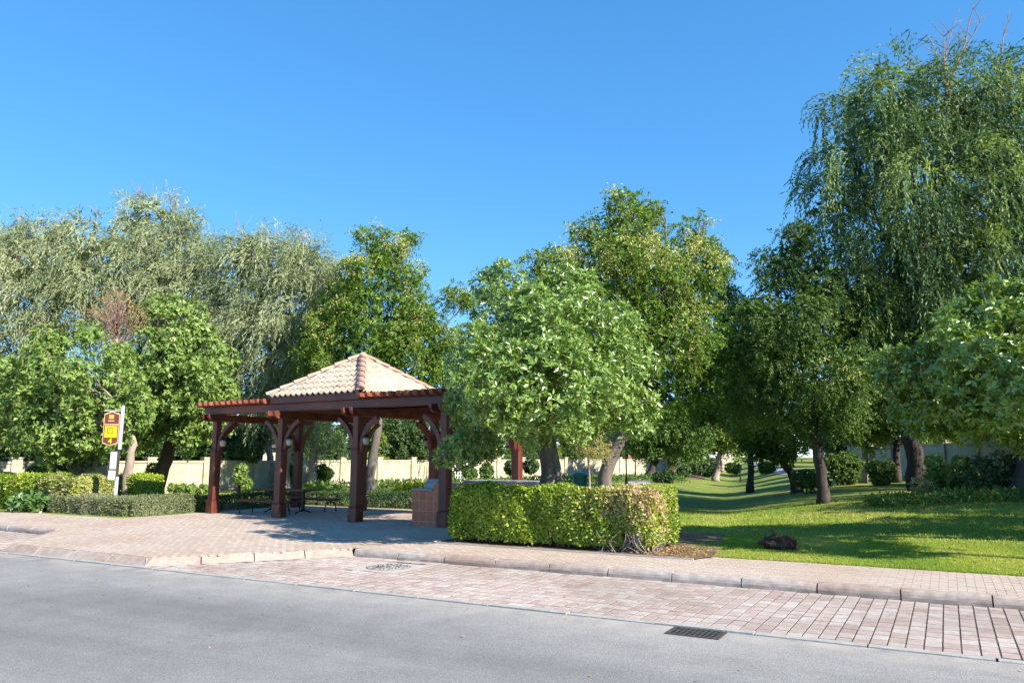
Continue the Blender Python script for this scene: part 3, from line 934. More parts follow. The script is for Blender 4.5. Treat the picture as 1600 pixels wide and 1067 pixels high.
# ------------------------------------------------------------------ picnic table and benches
def bench(s, t, rz, label):
    b = tag(empty('picnic_bench', S(s, t, 0), STREET_RZ + rz), label, 'bench', 'benches at the picnic table')
    for k in range(3):
        y = -.13 + k * .105
        MB().box(-.98, .98, y, y + .095, .345, .385).build('seat_plank', M['woodh'], b, .006)
    MB().box(-.96, .96, -.015, .015, .318, .343).build('rail', M['black_metal'], b)
    for x in (-.72, .72):
        pts = []
        for i in range(11):
            a = math.pi * i / 10
            pts.append((x, -.24 * math.cos(a), .30 * math.sin(a) ** .7 if 0 < i < 10 else 0.0))
        MB().tube(pts, .018, 6).build('leg', M['black_metal'], b)
bench(-12.25, 7.72, 0, 'dark wooden bench on the plaza side of the picnic table')
bench(-12.05, 9.38, 0, 'dark wooden bench between the picnic table and the low rear hedge')
tb = tag(empty('picnic_table', S(-12.2, 8.55, 0), STREET_RZ), 'dark wooden picnic table on black metal pedestals under the pergola', 'table')
for k in range(5):
    y = -.36 + k * .145
    MB().box(-.95, .95, y, y + .135, .63, .67).build('top_plank', M['woodh'], tb, .006)
for x in (-.6, .6):
    MB().box(x - .035, x + .035, -.035, .035, .06, .60).box(x - .03, x + .03, -.3, .3, .60, .629).build('pedestal', M['black_metal'], tb)
    for sg in (-1, 1):
        MB().tube([(x, 0, .10), (x, sg * .12, .08), (x, sg * .30, .015)], [.022, .022, .018], 6).build('foot', M['black_metal'], tb)

# ------------------------------------------------------------------ barbecue counter
bc = tag(empty('barbecue_counter', S(-6.62, 6.98, 0), STREET_RZ), 'terracotta tiled barbecue counter with grey stone top beside the pavilion post', 'counter')
MB().box(0.012, .80, .012, 1.0, 0, .80).box(.62, .80, .012, 1.0, .80, .93).box(.80, 2.9, 1.02, 1.75, 0, .98).build('core', M['grout'], bc)
MB().box(-.02, .60, -.02, 1.02, .803, .845).build('stone_top', M['stone_top'], bc, .006)
MB().box(.60, .82, -.02, 1.02, .933, .965).build('upper_top', M['stone_top'], bc, .006)
MB().box(.78, 2.95, 1.0, 1.80, .983, 1.02).build('bar_top', M['stone_top'], bc, .006)
tz = [(.0, .09), (.098, .33), (.338, .57), (.578, .80)]
for (z0, z1) in tz:
    for k in range(4):
        x0 = -.0 + k * .205
        MB().box(x0 + .012, x0 + .193, .007, .012, z0 + .006, z1 - .004).build('tile', M['terracotta'], bc)
    for k in range(4):
        y0 = .012 + k * .25
        MB().box(.002, .012, y0 + .010, y0 + .240, z0 + .006, z1 - .004).build('tile', M['terracotta'], bc)
    for k in range(4):
        y0 = .012 + k * .25
        MB().box(.80, .81, y0 + .010, y0 + .240, z0 + .006, z1 - .004).build('tile', M['terracotta'], bc)
for k in range(1):
    MB().box(.62, .80, .002, .012, .81, .928).build('tile', M['terracotta'], bc)
gr = MB().prism([(.18, .846), (.58, .846), (.58, 1.0), (.50, 1.06), (.32, 1.06), (.18, .95)], 'x', .22, .56)
tag(gr.build('grill_hood', M['stone_top'], None, .01, matrix=Matrix.Translation(bc.location) @ Matrix.Rotation(STREET_RZ, 4, 'Z')), 'small grey grill hood on the tiled counter', 'grill')

# ------------------------------------------------------------------ bus stop sign
sg = tag(empty('bus_stop_sign', S(-16.46, 6.0, 0), R(2)), 'brown and yellow bus stop sign numbered 4 on pale pole behind low sage hedge', 'bus sign')
sg.rotation_euler = (0, R(.7), R(2))
MB().box(.0, .075, -.038, .038, .0, 1.02).build('pole', M['metal_white'], sg, .01)
MB().box(.012, .06, -.02, .02, 1.02, 2.95).build('inner_pole', M['iron'], sg)
MB().box(.0, .075, -.04, .04, 1.80, 3.02).lathe([(.045, 3.02), (.04, 3.06), (.01, 3.08)], (.038, 0, 0), 10).build('upper_pole', M['metal_white'], sg, .008)
MB().box(-.50, -.0, -.015, .015, 2.90, 2.925).build('hanger_bar', M['metal_white'], sg)
def signpoly(x0, x1, zb, zt, rise=.075):
    m = (x0 + x1) / 2
    return [(x0, zb + rise), (m, zb), (x1, zb + rise), (x1, zt - rise), (m, zt), (x0, zt - rise)]
MB().prism(signpoly(-.47, -.02, 1.90, 2.895), 'y', -.02, .02).build('sign_border', M['orange_sign'], sg)
MB().prism(signpoly(-.448, -.042, 1.925, 2.87), 'y', -.025, -.0205).build('sign_panel', M['brown_sign'], sg)
MB().box(-.448, -.042, -.030, -.0255, 2.50, 2.53).build('divider', M['orange_sign'], sg)
MB().box(-.42, -.07, -.030, -.0255, 2.14, 2.47).build('yellow_panel', M['yellow_sign'], sg)
MB().box(-.33, -.19, -.030, -.0255, 2.68, 2.80).build('emblem', M['amber_sign'], sg)
mb = MB()
for k in range(5):
    x = -.345 + k * .036
    mb.box(x, x + .026, -.030, -.0255, 2.60, 2.635)
mb.build('name_line', M['orange_sign'], sg)
# bus pictogram: rounded outline, window bar
mb = MB()
mb.box(-.345, -.175, -.034, -.0305, 2.405, 2.42).box(-.345, -.175, -.034, -.0305, 2.275, 2.29).box(-.345, -.33, -.034, -.0305, 2.29, 2.405).box(-.19, -.175, -.034, -.0305, 2.29, 2.405)
mb.box(-.30, -.22, -.034, -.0305, 2.355, 2.375).box(-.325, -.30, -.034, -.0305, 2.255, 2.275).box(-.22, -.195, -.034, -.0305, 2.255, 2.275)
mb.build('bus_pictogram', M['ink'], sg)
fc = bpy.data.curves.new('number', 'FONT'); fc.body = '4'; fc.size = .22; fc.extrude = .002; fc.align_x = 'CENTER'; fc.offset = .004
fo = bpy.data.objects.new('number_tmp', fc); COL.objects.link(fo)
dg_ = bpy.context.evaluated_depsgraph_get()
nme = bpy.data.meshes.new_from_object(fo.evaluated_get(dg_))
bpy.data.objects.remove(fo)
nme.materials.clear(); nme.materials.append(M['yellow_sign'])
no = new_obj('number', nme, None, sg); no.location = (-.245, -.029, 1.965); no.rotation_euler = (math.pi / 2, 0, 0)
MB().box(-.19, .02, -.05, -.025, .92, 1.76).build('timetable_board', M['iron'], sg)
MB().box(-.18, .005, -.055, -.051, 1.24, 1.73).build('timetable_sheet', M['paper'], sg)
MB().box(-.20, .005, -.055, -.051, .93, 1.20).build('notice_sheet', M['paper'], sg)
mb = MB()
for r_ in range(7):
    for c_ in range(3):
        mb.box(-.165 + c_ * .055, -.125 + c_ * .055, -.0575, -.0555, 1.30 + r_ * .055, 1.315 + r_ * .055)
mb.box(-.09, -.02, -.0575, -.0555, .98, .995)
mb.build('timetable_print', M['stone_top'], sg)['kind'] = 'stuff'

# ================================================================== BOUNDARY WALLS
def boundary_wall(a, b, h, label, zfun, panel=2.6, mat='wall', gate=None):
    a = Vector(a); b = Vector(b); d = (b - a); ln = d.length; d.normalize(); rz = math.atan2(d.y, d.x)
    root = tag(empty('boundary_wall', (a.x, a.y, 0), rz), label, 'wall')
    cnt = round(ln / panel); w = ln / cnt
    for i in range(cnt + 1):
        p = a + d * (w * i); z = zfun(p.x, p.y) - .3
        MB().box(w * i - .19, w * i + .19, -.10, .26, z, z + h + .42).box(w * i - .22, w * i + .22, -.13, .29, z + h + .42, z + h + .48).build('pillar', M[mat], root)
        if i < cnt:
            z = min(z, zfun(*(a + d * (w * (i + 1)))) - .3)
            x0, x1 = w * i + .19, w * (i + 1) - .19
            if gate == i:
                continue
            MB().box(x0, x1, 0, .16, z, z + h + .24).build('panel', M[mat], root)
            MB().box(x0, x1, -.045, .205, z + h + .242, z + h + .32).build('coping', M[mat], root)
            MB().box(x0, x1, -.03, -.002, z, z + .62).build('plinth', M[mat], root)
    return root, d, w
WA = Vector((-27.5, 19.9)); WB = Vector((14.0, 71.0))
flat0 = lambda x, y: float(min(0.0, gz(x, y))) if y < 60 else float(gz(x, y)) * .6
wallL, wd, ww = boundary_wall(WA, WB, 1.40, 'long cream boundary wall with panels and pillars behind the pavilion and parkland', flat0, gate=14)
boundary_wall((21.8, 50), (20.3, 12), 1.72, 'cream boundary wall on the raised bank behind the shrubs', lambda x, y: gzf(x, y) - .05, panel=3.0)
boundary_wall((14.0, 71.0), (19.5, 112.0), 1.42, 'pale boundary wall at the far end of the lawn', lambda x, y: gzf(x, y), panel=4.0)
# white lattice gate in the long wall
gp = WA + wd * (ww * 14.5)
gt = tag(empty('garden_gate', (gp.x, gp.y, 0), math.atan2(wd.y, wd.x)), 'white garden gate with small square panes set in the long cream wall', 'gate')
w2 = ww / 2 - .19
MB().box(-w2, -.52, 0, .14, -.2, 1.42).box(.52, w2, 0, .14, -.2, 1.42).build('gate_wall', M['white'], gt)
MB().box(-.50, .50, .05, .09, 0, 1.5).build('backing', M['glassdark'], gt)
for k in range(5):
    MB().box(-.5 + k * .235, -.44 + k * .235, .0, .05, 0, 1.5).build('stile', M['white'], gt)
for k in range(8):
    MB().box(-.5, .5, -.012, .0, k * .205, k * .205 + .06).build('rail', M['white'], gt)

# ================================================================== HOUSES BEYOND THE WALL
def house(name, x, y, rz, w, d, h, wallm, roofm, rise, label, wins):
    r = tag(empty(name, (x, y, 0), rz), label, 'house')
    MB().box(-w / 2, w / 2, -d / 2, d / 2, -.5, h).build('wall', M[wallm], r)
    o = .5
    MB().add([(-w / 2 - o, -d / 2 - o, h + .002), (w / 2 + o, -d / 2 - o, h + .002), (w / 2 + o, d / 2 + o, h + .002), (-w / 2 - o, d / 2 + o, h + .002), (-w / 4, 0, h + rise), (w / 4, 0, h + rise)],
             [(0, 1, 5, 4), (1, 2, 5), (2, 3, 4, 5), (3, 0, 4), (3, 2, 1, 0)]).build('roof', M[roofm], r)
    for (wx, wz, ww_, wh) in wins:
        f = MB().box(wx - ww_ / 2 - .08, wx + ww_ / 2 + .08, -d / 2 - .06, -d / 2 - .002, wz - .08, wz + wh + .08).build('window', M['white'], r)
        MB().box(wx - ww_ / 2, wx + ww_ / 2, -d / 2 - .075, -d / 2 - .062, wz, wz + wh).build('pane', M['glassdark'], f)
    return r
WR = math.atan2(wd.y, wd.x)
house('villa', -25.0, 34.5, WR, 11, 7, 2.7, 'pink', 'roofred', 1.6, 'pink walled villa behind the wall left of the sign', [(-3.2, .9, 1.0, 1.2), (-.8, .9, 1.0, 1.2), (2.6, .9, 1.2, 1.2)])
house('villa', -19.5, 52.0, WR, 12, 8, 2.2, 'cream', 'roofgrey', 1.3, 'low cream villa with slate grey roof behind the pergola', [(-3, .9, 1.1, 1.1), (0, .9, 1.1, 1.1), (3, .9, 1.1, 1.1)])
house('villa', 27.5, 34.0, R(88), 14, 8, 3.4, 'cream', 'roofred', 1.7, 'cream villa with clay tiled roof behind the wall on the bank', [(-3, 1.2, 1.2, 1.2), (2, 1.2, 1.2, 1.2)])
house('villa', 22.5, 128.0, R(0), 9, 7, 3.2, 'pink', 'roofred', 1.6, 'pinkish villa beyond the far end of the park path', [(-2, 1.2, 1.2, 1.2), (2, 1.2, 1.2, 1.2)])

# ================================================================== PATHS
def ribbon(name, pts, w, mat, lift=.02):
    P = [Vector(p) for p in pts]; vs = []; fs = []
    fine = []
    for i in range(len(P) - 1):
        a = P[max(i - 1, 0)]; b = P[i]; c = P[i + 1]; d = P[min(i + 2, len(P) - 1)]
        for k in range(8):
            t = k / 8
            fine.append(.5 * ((2 * b) + (c - a) * t + (2 * a - 5 * b + 4 * c - d) * t * t + (3 * b - a - 3 * c + d) * t ** 3))
    fine.append(P[-1])
    for i, p in enumerate(fine):
        q = fine[min(i + 1, len(fine) - 1)] - fine[max(i - 1, 0)]; q = Vector((-q.y, q.x)).normalized()
        for k in range(5):
            e = p + q * (w * (k / 4 - .5)); vs.append((e.x, e.y, gzf(e.x, e.y) + lift))
    for i in range(len(fine) - 1):
        for k in range(4):
            fs.append((i * 5 + k, i * 5 + k + 1, (i + 1) * 5 + k + 1, (i + 1) * 5 + k))
    me = bpy.data.meshes.new(name); me.from_pydata(vs, [], fs)
    return tag(new_obj(name, me, mat), kind='structure')
ribbon('park_path', [(26, 36), (22.0, 47), (21.5, 58), (25.0, 72), (31, 95), (37, 120), (40, 140)], 2.0, M['path'], .03)
ribbon('side_path', [(-6, 33), (1, 36), (6.0, 42), (8.4, 52), (9.5, 66)], 1.5, M['path'], .03)
ribbon('mulch_strip', [(8.5, 60), (14, 66), (17, 80), (19.5, 100)], 4.0, M['soil'], .025)

# ================================================================== STREET FURNITURE IN THE PARK
def lamp_post(x, y, label, h=3.0):
    r = tag(empty('lamp_post', (x, y, gzf(x, y))), label, 'lamp post', 'lamp posts along the park path')
    MB().lathe([(.12, 0), (.12, .1), (.075, .16), (.07, .42), (.05, .46)], n=10).build('base', M['black_metal'], r)
    MB().lathe([(.042, .46), (.032, h - .5)], n=8).build('pole', M['black_metal'], r)
    MB().lathe([(.05, h - .5), (.11, h - .45), (.15, h - .12)], n=10).build('globe', M['amber'], r, smooth=True)
    MB().lathe([(.21, h - .12), (.19, h - .08), (.05, h + .02), (.02, h + .1)], n=10).build('cap', M['black_metal'], r)
p = at(979, 755, 45); lamp_post(p.x, 45, 'black lamp post with amber globe beside the thick grey trunk')
p = at(993, 745, 62); lamp_post(p.x, 62, 'black lamp post in the shade in front of the far wall')
p = at(1157, 750, 68); lamp_post(p.x, 68, 'black lamp post standing alone on the sunlit valley lawn')

def bin_(px, Y, label, w=.55, h=.85):
    p = at(px, 740, Y)
    r = tag(empty('litter_bin', (p.x, Y, gzf(p.x, Y))), label, 'litter bin')
    MB().lathe([(w * .42, .05), (w * .5, h)], n=12).build('body', M['bin'], r, smooth=False)
    MB().lathe([(w * .62, h), (w * .62, h + .07), (w * .4, h + .16)], n=12).build('lid', M['bin'], r)
bin_(906, 30, 'green litter bin behind the long hedge by the small dry tree')
bin_(-4, 25.5, 'green litter bin behind the hedge at the left street corner', .8, .95)

# far gate and post at the end of the path
g = tag(empty('park_gate', (37.5, 122, gzf(37.5, 122))), 'dark metal railing gate at the end of the far path', 'gate')
for k in range(9):
    MB().box(-2 + k * .5, -1.95 + k * .5, -.03, .03, 0, 1.8).build('bar', M['black_metal'], g)
for z in (.3, 1.7):
    MB().box(-2.0, 2.05, -.02, .02, z, z + .06).build('rail', M['black_metal'], g)
p = at(1133, 738, 100)
ar = tag(empty('stone_marker', (p.x, 100, gzf(p.x, 100))), 'pale arched stone marker beside the far trimmed shrubs', 'marker')
MB().prism([(-1.1, 0), (1.1, 0), (1.1, 1.3)] + [(1.1 * math.cos(math.pi * i / 8), 1.3 + 1.0 * math.sin(math.pi * i / 8)) for i in range(1, 8)] + [(-1.1, 1.3)], 'y', -.15, .15).build('stone', M['cream'], ar)

# ================================================================== TREES
# two trees just right of the view whose shade lies on the lawn
def side_tree(x, y, z, rad, n, label):
    r = tree_root('round_tree', x, y, label)
    cl = [(x + rad * a, y + rad * b, z + rad * c, rad * q) for a, b, c, q in ((0, 0, 0, .72), (.45, .2, .1, .5), (-.4, .25, .15, .52), (.1, -.45, -.1, .5), (-.25, -.25, .4, .45), (.2, .2, .5, .42), (-.5, -.2, -.2, .4))]
    z0 = gzf(x, y)
    woody(r, [(x, y, z0 - .1), (x + .05, y, z0 + (z - z0) * .4), (x, y, z0 + (z - z0) * .75)], .15, .09, cl, M['bark_grey'], .04)
    leaf_obj('crown', rosettes(cl, n // 2, 6, .23, .10, False, .55), M['lf_round'], r)
# the round leathery-leaved tree behind the long hedge
r = tree_root('round_tree', .75, 15.9, 'dense round tree with glossy oval leaves rising behind the long green hedge')
cl = clump_px([(860, 565, -.9, 118), (765, 560, -.3, 72), (945, 585, -.9, 82), (800, 480, -.2, 74), (875, 475, -.3, 68), (745, 620, -.4, 58), (972, 635, -1, 50), (850, 615, -1.9, 80),
               (782, 445, .1, 42), (905, 530, -1.7, 84), (825, 560, -2.2, 88), (920, 630, -.2, 66), (800, 628, -1, 58), (890, 640, -.6, 50), (870, 440, 0, 36), (950, 520, -.5, 48), (860, 560, .6, 120), (770, 640, -.8, 45), (840, 604, -3.0, 68), (778, 592, -2.7, 58), (905, 610, -2.8, 60)], 15.9)
low = clump_px([(722, 703, -.9, 30), (755, 692, -.6, 30), (695, 712, -1, 18)], 15.9)
woody(r, [(.75, 15.9, -.1), (.70, 15.85, .8), (.72, 15.7, 1.6), (.75, 15.4, 2.4)], .20, .13, cl, M['bark_grey'], .06)
MB().tube([Vector((.95, 15.9, 0)) - Vector(r.location), Vector((1.0, 15.8, .9)) - Vector(r.location), Vector((.8, 15.6, 1.9)) - Vector(r.location)], [.12, .09, .08], 9, wob=.2).build('trunk', M['bark_grey'], r, smooth=True)
leaf_obj('crown', merge([rosettes(sub(cl, 14, .17, .38, .88), 12200, 7, .098, .035, False, inner=.5), rosettes(low, 420, 7, .11, .036, False, upb=-.1, inner=.3), rosettes(cl, 2200, 6, .12, .046, False, inner=.3)]), M['lf_round'], r)

# the same kind at the right edge
r = tree_root('round_tree', 11.3, 13.9, 'spreading tree with glossy oval leaves leaning over the shaded shrub bank')
cl = clump_px([(1560, 530, 0, 66), (1500, 560, 0, 76), (1435, 588, .1, 56), (1585, 620, -.3, 84), (1480, 640, .2, 55), (1398, 575, .2, 34), (1545, 462, .3, 30), (1660, 560, 0, 110), (1545, 600, -.9, 78), (1640, 490, .2, 74), (1440, 640, .4, 45),
               (1510, 500, .3, 40), (1690, 650, .5, 80), (1620, 660, .6, 55), (1540, 660, .8, 50), (1600, 470, .2, 40)], 14.3)
woody(r, [(11.3, 13.9, -.1), (11.0, 13.9, .8), (10.2, 14.0, 1.6), (9.3, 14.2, 2.3)], .19, .10, cl[:8], M['bark_pale'], .055)
leaf_obj('crown', merge([rosettes(sub(cl, 13, .17, .4, .88), 6600, 7, .11, .045, False, inner=.5), rosettes(cl, 1500, 6, .12, .048, False, inner=.3)]), M['lf_round'], r)

side_tree(15.4, 12.7, 3.6, 2.3, 2600, 'broad oval leaved tree standing highest on the bank by the street')
side_tree(19.0, 15.2, 5.0, 3.2, 3200, 'wide oval leaved tree at the foot of the bank wall')
side_tree(10.3, 10.6, 4.2, 1.9, 1500, 'young round tree on the open lawn near the pavement')
# flowering feathery trees
def feathery(name, x, y, label, lst, Y0, trunk, r0, nspray, nflower, mat, bark, length=.34, L=.105, W=.05, inner=.5, gap=-1.15, pairs=5, limb=None):
    r = tree_root(name, x, y, label)
    cl = clump_px(lst, Y0)
    woody(r, trunk, r0, r0 * .55, cl, bark, limb or r0 * .34)
    sc_ = sub(cl, 8, .28, .5, .78)
    leaf_obj('crown', merge([sprays(sc_, nspray, pairs, length, L, W, inner=inner, gap=gap, sc=.9), sprays(cl, nspray // 6, pairs, length, L, W, inner=.2), filler(cl, nspray // 3, L * 1.7, W * 1.9, .82)]), mat, r)
    if nflower:
        top = [(c[0], c[1], c[2] + c[3] * .2, c[3] * 1.05) for c in sc_]
        P, d, k = shell(top, nflower, .8, -.2, .7)
        keep = (d @ np.array([.55, -.5, .65]) > -.25); P, d = P[keep], d[keep]
        P = P[:nflower // 4]; n = len(P); per = 26
        Pn = np.repeat(P, per, 0) + rng.normal(0, .13, (n * per, 3)) * np.array([1, 1, .8]); Dn = rand_dir(n * per) * .7 + np.array([0, 0, -.55])
        leaf_obj('flowers', leaves(Pn, Dn, .085 * rng.uniform(.6, 1.3, n * per), .038, rng.random(n * per)), M['flower'], r)
    return r

p0 = at(950, 752, 25)
feathery('flowering_tree', p0.x, 25, 'tall tree with cream flower clusters and thick grey leaning trunk behind the round tree',
    [(990, 335, 0, 40), (965, 312, 0, 20), (1022, 325, .3, 20), (940, 372, .2, 42), (905, 362, .3, 18), (1000, 395, 0, 66), (1060, 400, .4, 52), (1098, 345, .4, 15), (1090, 375, .4, 20), (1098, 412, .2, 38), (1080, 455, -.2, 66), (1125, 480, .3, 42), (955, 450, 0, 70),
     (878, 425, .2, 46), (845, 415, .5, 25), (1000, 505, -.6, 80), (1090, 545, .2, 70), (1040, 585, -.3, 78), (1115, 605, .4, 50), (1000, 630, .4, 55), (940, 560, -.3, 60), (890, 500, 0, 60), (1150, 650, .6, 30), (1060, 520, -1.2, 60), (970, 400, -.9, 45), (1030, 450, -1.2, 60)], 25,
    [(p0.x, 25, -.1), (p0.x - .1, 25, .9), (p0.x + .35, 25, 2.0), (p0.x + .9, 25, 3.6), (p0.x + 1.2, 25, 5.2)], .27, 6200, 2900, M['lf_flower'], M['bark_grey'])
p0 = at(576, 768, 34)
feathery('flowering_tree', p0.x, 34, 'slender tree with cream flower clusters rising behind the tiled pavilion roof',
    [(600, 388, 0, 34), (567, 370, 0, 14), (640, 372, .3, 15), (580, 432, 0, 50), (640, 440, .3, 30), (540, 472, .2, 46), (600, 505, -.3, 68), (655, 490, .3, 40), (520, 530, .2, 50), (640, 555, 0, 60), (560, 565, -.3, 60), (690, 545, .4, 34), (705, 465, .6, 22), (730, 470, .6, 16), (490, 565, .4, 34), (600, 600, .2, 55), (680, 600, .5, 40)], 34,
    [(p0.x, 34, -.1), (p0.x + .1, 34, 1.5), (p0.x + .4, 34, 3.2), (p0.x + .5, 34, 5.0)], .24, 5200, 2700, M['lf_flower'], M['bark_grey'], length=.42, L=.13, W=.06, limb=.05)
p0 = at(1287, 782, 23.5)
feathery('shade_tree', p0.x, 23.5, 'dark feathery tree with blackened lower trunk on the lawn slope',
    [(1240, 388, .3, 36), (1212, 425, .2, 40), (1282, 432, 0, 58), (1192, 482, .2, 46), (1250, 505, -.4, 70), (1322, 482, .3, 66), (1200, 562, 0, 56), (1282, 582, -.6, 72), (1352, 565, .2, 56), (1232, 640, 0, 50), (1312, 640, -.2, 46), (1182, 622, .3, 40), (1378, 620, .4, 45), (1160, 540, .5, 30), (1255, 365, .3, 18)], 23.5,
    [(p0.x, 23.5, .1), (p0.x - .05, 23.5, 1.2), (p0.x - .15, 23.5, 2.4), (p0.x - .2, 23.5, 3.6), (p0.x, 23.5, 4.8)], .18, 4900, 110, M['lf_dark'], M['bark_dark'], length=.30, L=.09, W=.045)

for (px, Y, label, lst) in (
    (1172, 38, 'deep green tree filling the gap behind the valley lawn lamp post', [(1172, 505, 0, 44), (1150, 560, .3, 46), (1130, 615, 0, 40), (1205, 600, .3, 48), (1172, 655, .2, 30), (1112, 560, .5, 36), (1220, 530, .6, 50), (1100, 640, .6, 32)]),
    (1402, 33, 'deep green tree in the shade between the two bank shrubs and the wall', [(1382, 480, 0, 60), (1420, 545, 0, 60), (1352, 605, .3, 44), (1442, 600, 0, 54), (1400, 640, .2, 40), (1490, 590, .4, 64), (1330, 540, .5, 46), (1540, 560, .6, 70), (1590, 620, .6, 60)])):
    p0 = at(px, 765, Y); z0 = gzf(p0.x, Y)
    feathery('shade_tree', p0.x, Y, label, lst, Y, [(p0.x, Y, z0 - .1), (p0.x + .1, Y, z0 + 1.5), (p0.x, Y, z0 + 3), (p0.x + .1, Y, z0 + 5)], .17, 3300, 0, M['lf_dark'], M['bark_dark'], length=.5, L=.17, W=.085, pairs=4, gap=-1.6)  # crowns look shaded because the leaf colour itself is darkened
# weeping trees
def weeping(name, x, y, label, lst, Y0, trunk, r0, n, ln, mat, bark, L, W, step, wind=(0, 0, 0), gap=-1.25, bare=None, inner=.3, fill=2400):
    r = tree_root(name, x, y, label)
    cl = clump_px(lst, Y0)
    woody(r, trunk, r0, r0 * .4, cl, bark, r0 * .2)
    leaf_obj('crown', merge([strands(cl, n, ln, step, L, W, wind=wind, gap=gap, inner=inner), filler(cl, fill, L * 1.35, W * 1.9, .82)]), mat, r)
    if bare:
        b = MB()
        for (px, py, c) in bare:
            e = at(px, py, Y0) - Vector(r.location); s0 = Vector(cl[c][:3]) - Vector(r.location)
            path = curve_path(s0, e, 6, .05)
            b.tube(path, [.05, .04, .03, .022, .016, .01, .005], 5)
            for k in range(7):
                q = path[random.randint(2, 5)]
                e2 = q + Vector((random.uniform(-1, 1), random.uniform(-.6, .6), random.uniform(.2, 1.2))) * .8
                b.tube(curve_path(q, e2, 4, .1), [.014, .012, .009, .006, .003], 4)
        b.build('bare_twigs', M['twig'], r)['kind'] = 'stuff'
    return r
p0 = at(1437, 742, 24)
weeping('weeping_tree', p0.x, 24, 'huge dark weeping tree with long hanging strands and bare twigs on top',
    [(1345, 180, 0, 60), (1308, 240, .3, 36), (1400, 150, 0, 62), (1480, 150, -.4, 74), (1560, 165, 0, 76), (1650, 180, 0, 110), (1350, 270, -.3, 74), (1450, 290, -1, 90), (1545, 290, -1, 90), (1315, 320, .5, 40), (1385, 385, -.3, 70), (1480, 405, -.6, 86), (1590, 405, -.6, 90), (1690, 330, 0, 130), (1420, 465, .4, 50), (1312, 185, .4, 18), (1385, 110, .3, 26), (1400, 520, .2, 46), (1470, 520, 0, 60), (1560, 500, 0, 80), (1620, 540, .4, 80), (1350, 500, .4, 44), (1450, 240, 1.5, 110), (1560, 380, 1.5, 130), (1300, 400, .3, 42), (1345, 445, .2, 46), (1285, 310, .4, 34), (1700, 480, 1, 100), (1540, 480, .6, 70)], 24,
    [(p0.x, 24, .6), (p0.x - .2, 24, 2.2), (p0.x + .1, 24, 4.2), (p0.x + .5, 24, 6.6), (p0.x + .9, 24, 9)], .29, 12800, 1.8, M['lf_weep'], M['bark_dark'], .17, .05, .097, gap=-1.8,
    bare=[(1500, 12, 3), (1545, 18, 3), (1475, 40, 3), (1580, 10, 4), (1525, -5, 3), (1455, 60, 3)])
WIND = (-.35, 0, .1)
for (px, Y, label, lst, tr, bare, n) in (
    (60, 36, 'silvery weeping tree spreading over the left end of the wall', [(30, 405, 0, 52), (100, 400, .2, 54), (142, 375, 0, 36), (60, 465, -.3, 58), (-45, 420, 0, 78), (140, 440, .3, 50), (20, 525, 0, 46), (-40, 580, 0, 66), (110, 500, .4, 60), (70, 410, .8, 70), (20, 610, .5, 50)], 0, [(30, 335, 0), (60, 345, 0), (100, 340, 1), (150, 320, 2)], 6000),
    (240, 38, 'tallest silvery weeping tree with wispy wind blown top behind the leafy trees', [(232, 345, 0, 46), (203, 368, .2, 36), (272, 355, 0, 36), (300, 402, .3, 46), (222, 420, -.4, 60), (280, 462, -.4, 60), (332, 435, .2, 36), (335, 505, 0, 46), (345, 565, 0, 48), (190, 480, .4, 50), (250, 540, .5, 60), (300, 600, .6, 50)], 0, [(215, 288, 0), (240, 285, 0), (262, 295, 2), (190, 310, 1)], 6400),
    (440, 37, 'silvery weeping tree with pale trunk standing left of the flowering tree', [(392, 400, 0, 40), (440, 408, .2, 46), (482, 420, 0, 42), (382, 470, .3, 48), (450, 482, -.4, 58), (512, 452, .3, 36), (402, 545, 0, 56), (470, 545, .2, 48), (382, 610, .2, 40), (432, 615, .3, 40), (500, 520, .4, 45), (365, 385, .3, 20)], 0, [(365, 345, 0), (410, 365, 1), (480, 370, 2), (520, 400, 5)], 6000)):
    p0 = at(px, 765, Y)
    gx = p0.x
    weeping('weeping_tree', gx, Y, label, lst, Y, [(gx, Y, -.1), (gx + .2, Y, 2), (gx + .1, Y, 4.5), (gx, Y, 7.5)], .3, n, 1.7, M['lf_weep_pale'], M['bark_pale'], .23, .045, .125, WIND, gap=-1.6, bare=bare)

# leafy trees by the bus stop
def leafy(name, label, lst, Y0, trunk, r0, n, mat, bark, L=.14, W=.06, per=6, hexa=False, cat='tree', inner=.62, gap=-1.3, group=None):
    r = tree_root(name, trunk[0][0], trunk[0][1], label, cat, group)
    cl = clump_px(lst, Y0)
    woody(r, trunk, r0, r0 * .6, cl, bark, r0 * .38)
    leaf_obj('crown', merge([rosettes(sub(cl, 10, .24, .46, .84), n, per, L, W, hexa, inner, gap=gap), rosettes(cl, n // 5, per, L, W, hexa, .25)]), mat, r)
    return r
leafy('leafy_tree', 'leafy green tree with smooth pale trunk directly behind the bus stop sign',
      [(112, 555, 0, 62), (62, 600, .3, 56), (152, 600, -.4, 66), (100, 640, -.3, 66), (42, 655, .2, 46), (172, 655, -.2, 52), (120, 690, .2, 40), (30, 610, .8, 40), (205, 640, .1, 40), (70, 540, .5, 30), (0, 640, .6, 46), (-20, 600, .8, 50), (75, 690, .3, 40), (150, 690, .4, 36)], 25,
      [(-12.3, 25, -.1), (-12.35, 25, 1.0), (-12.25, 25, 2.0), (-12.5, 25, 3.2)], .17, 4600, M['lf_left'], M['bark_pale'], .15, .068, 6)
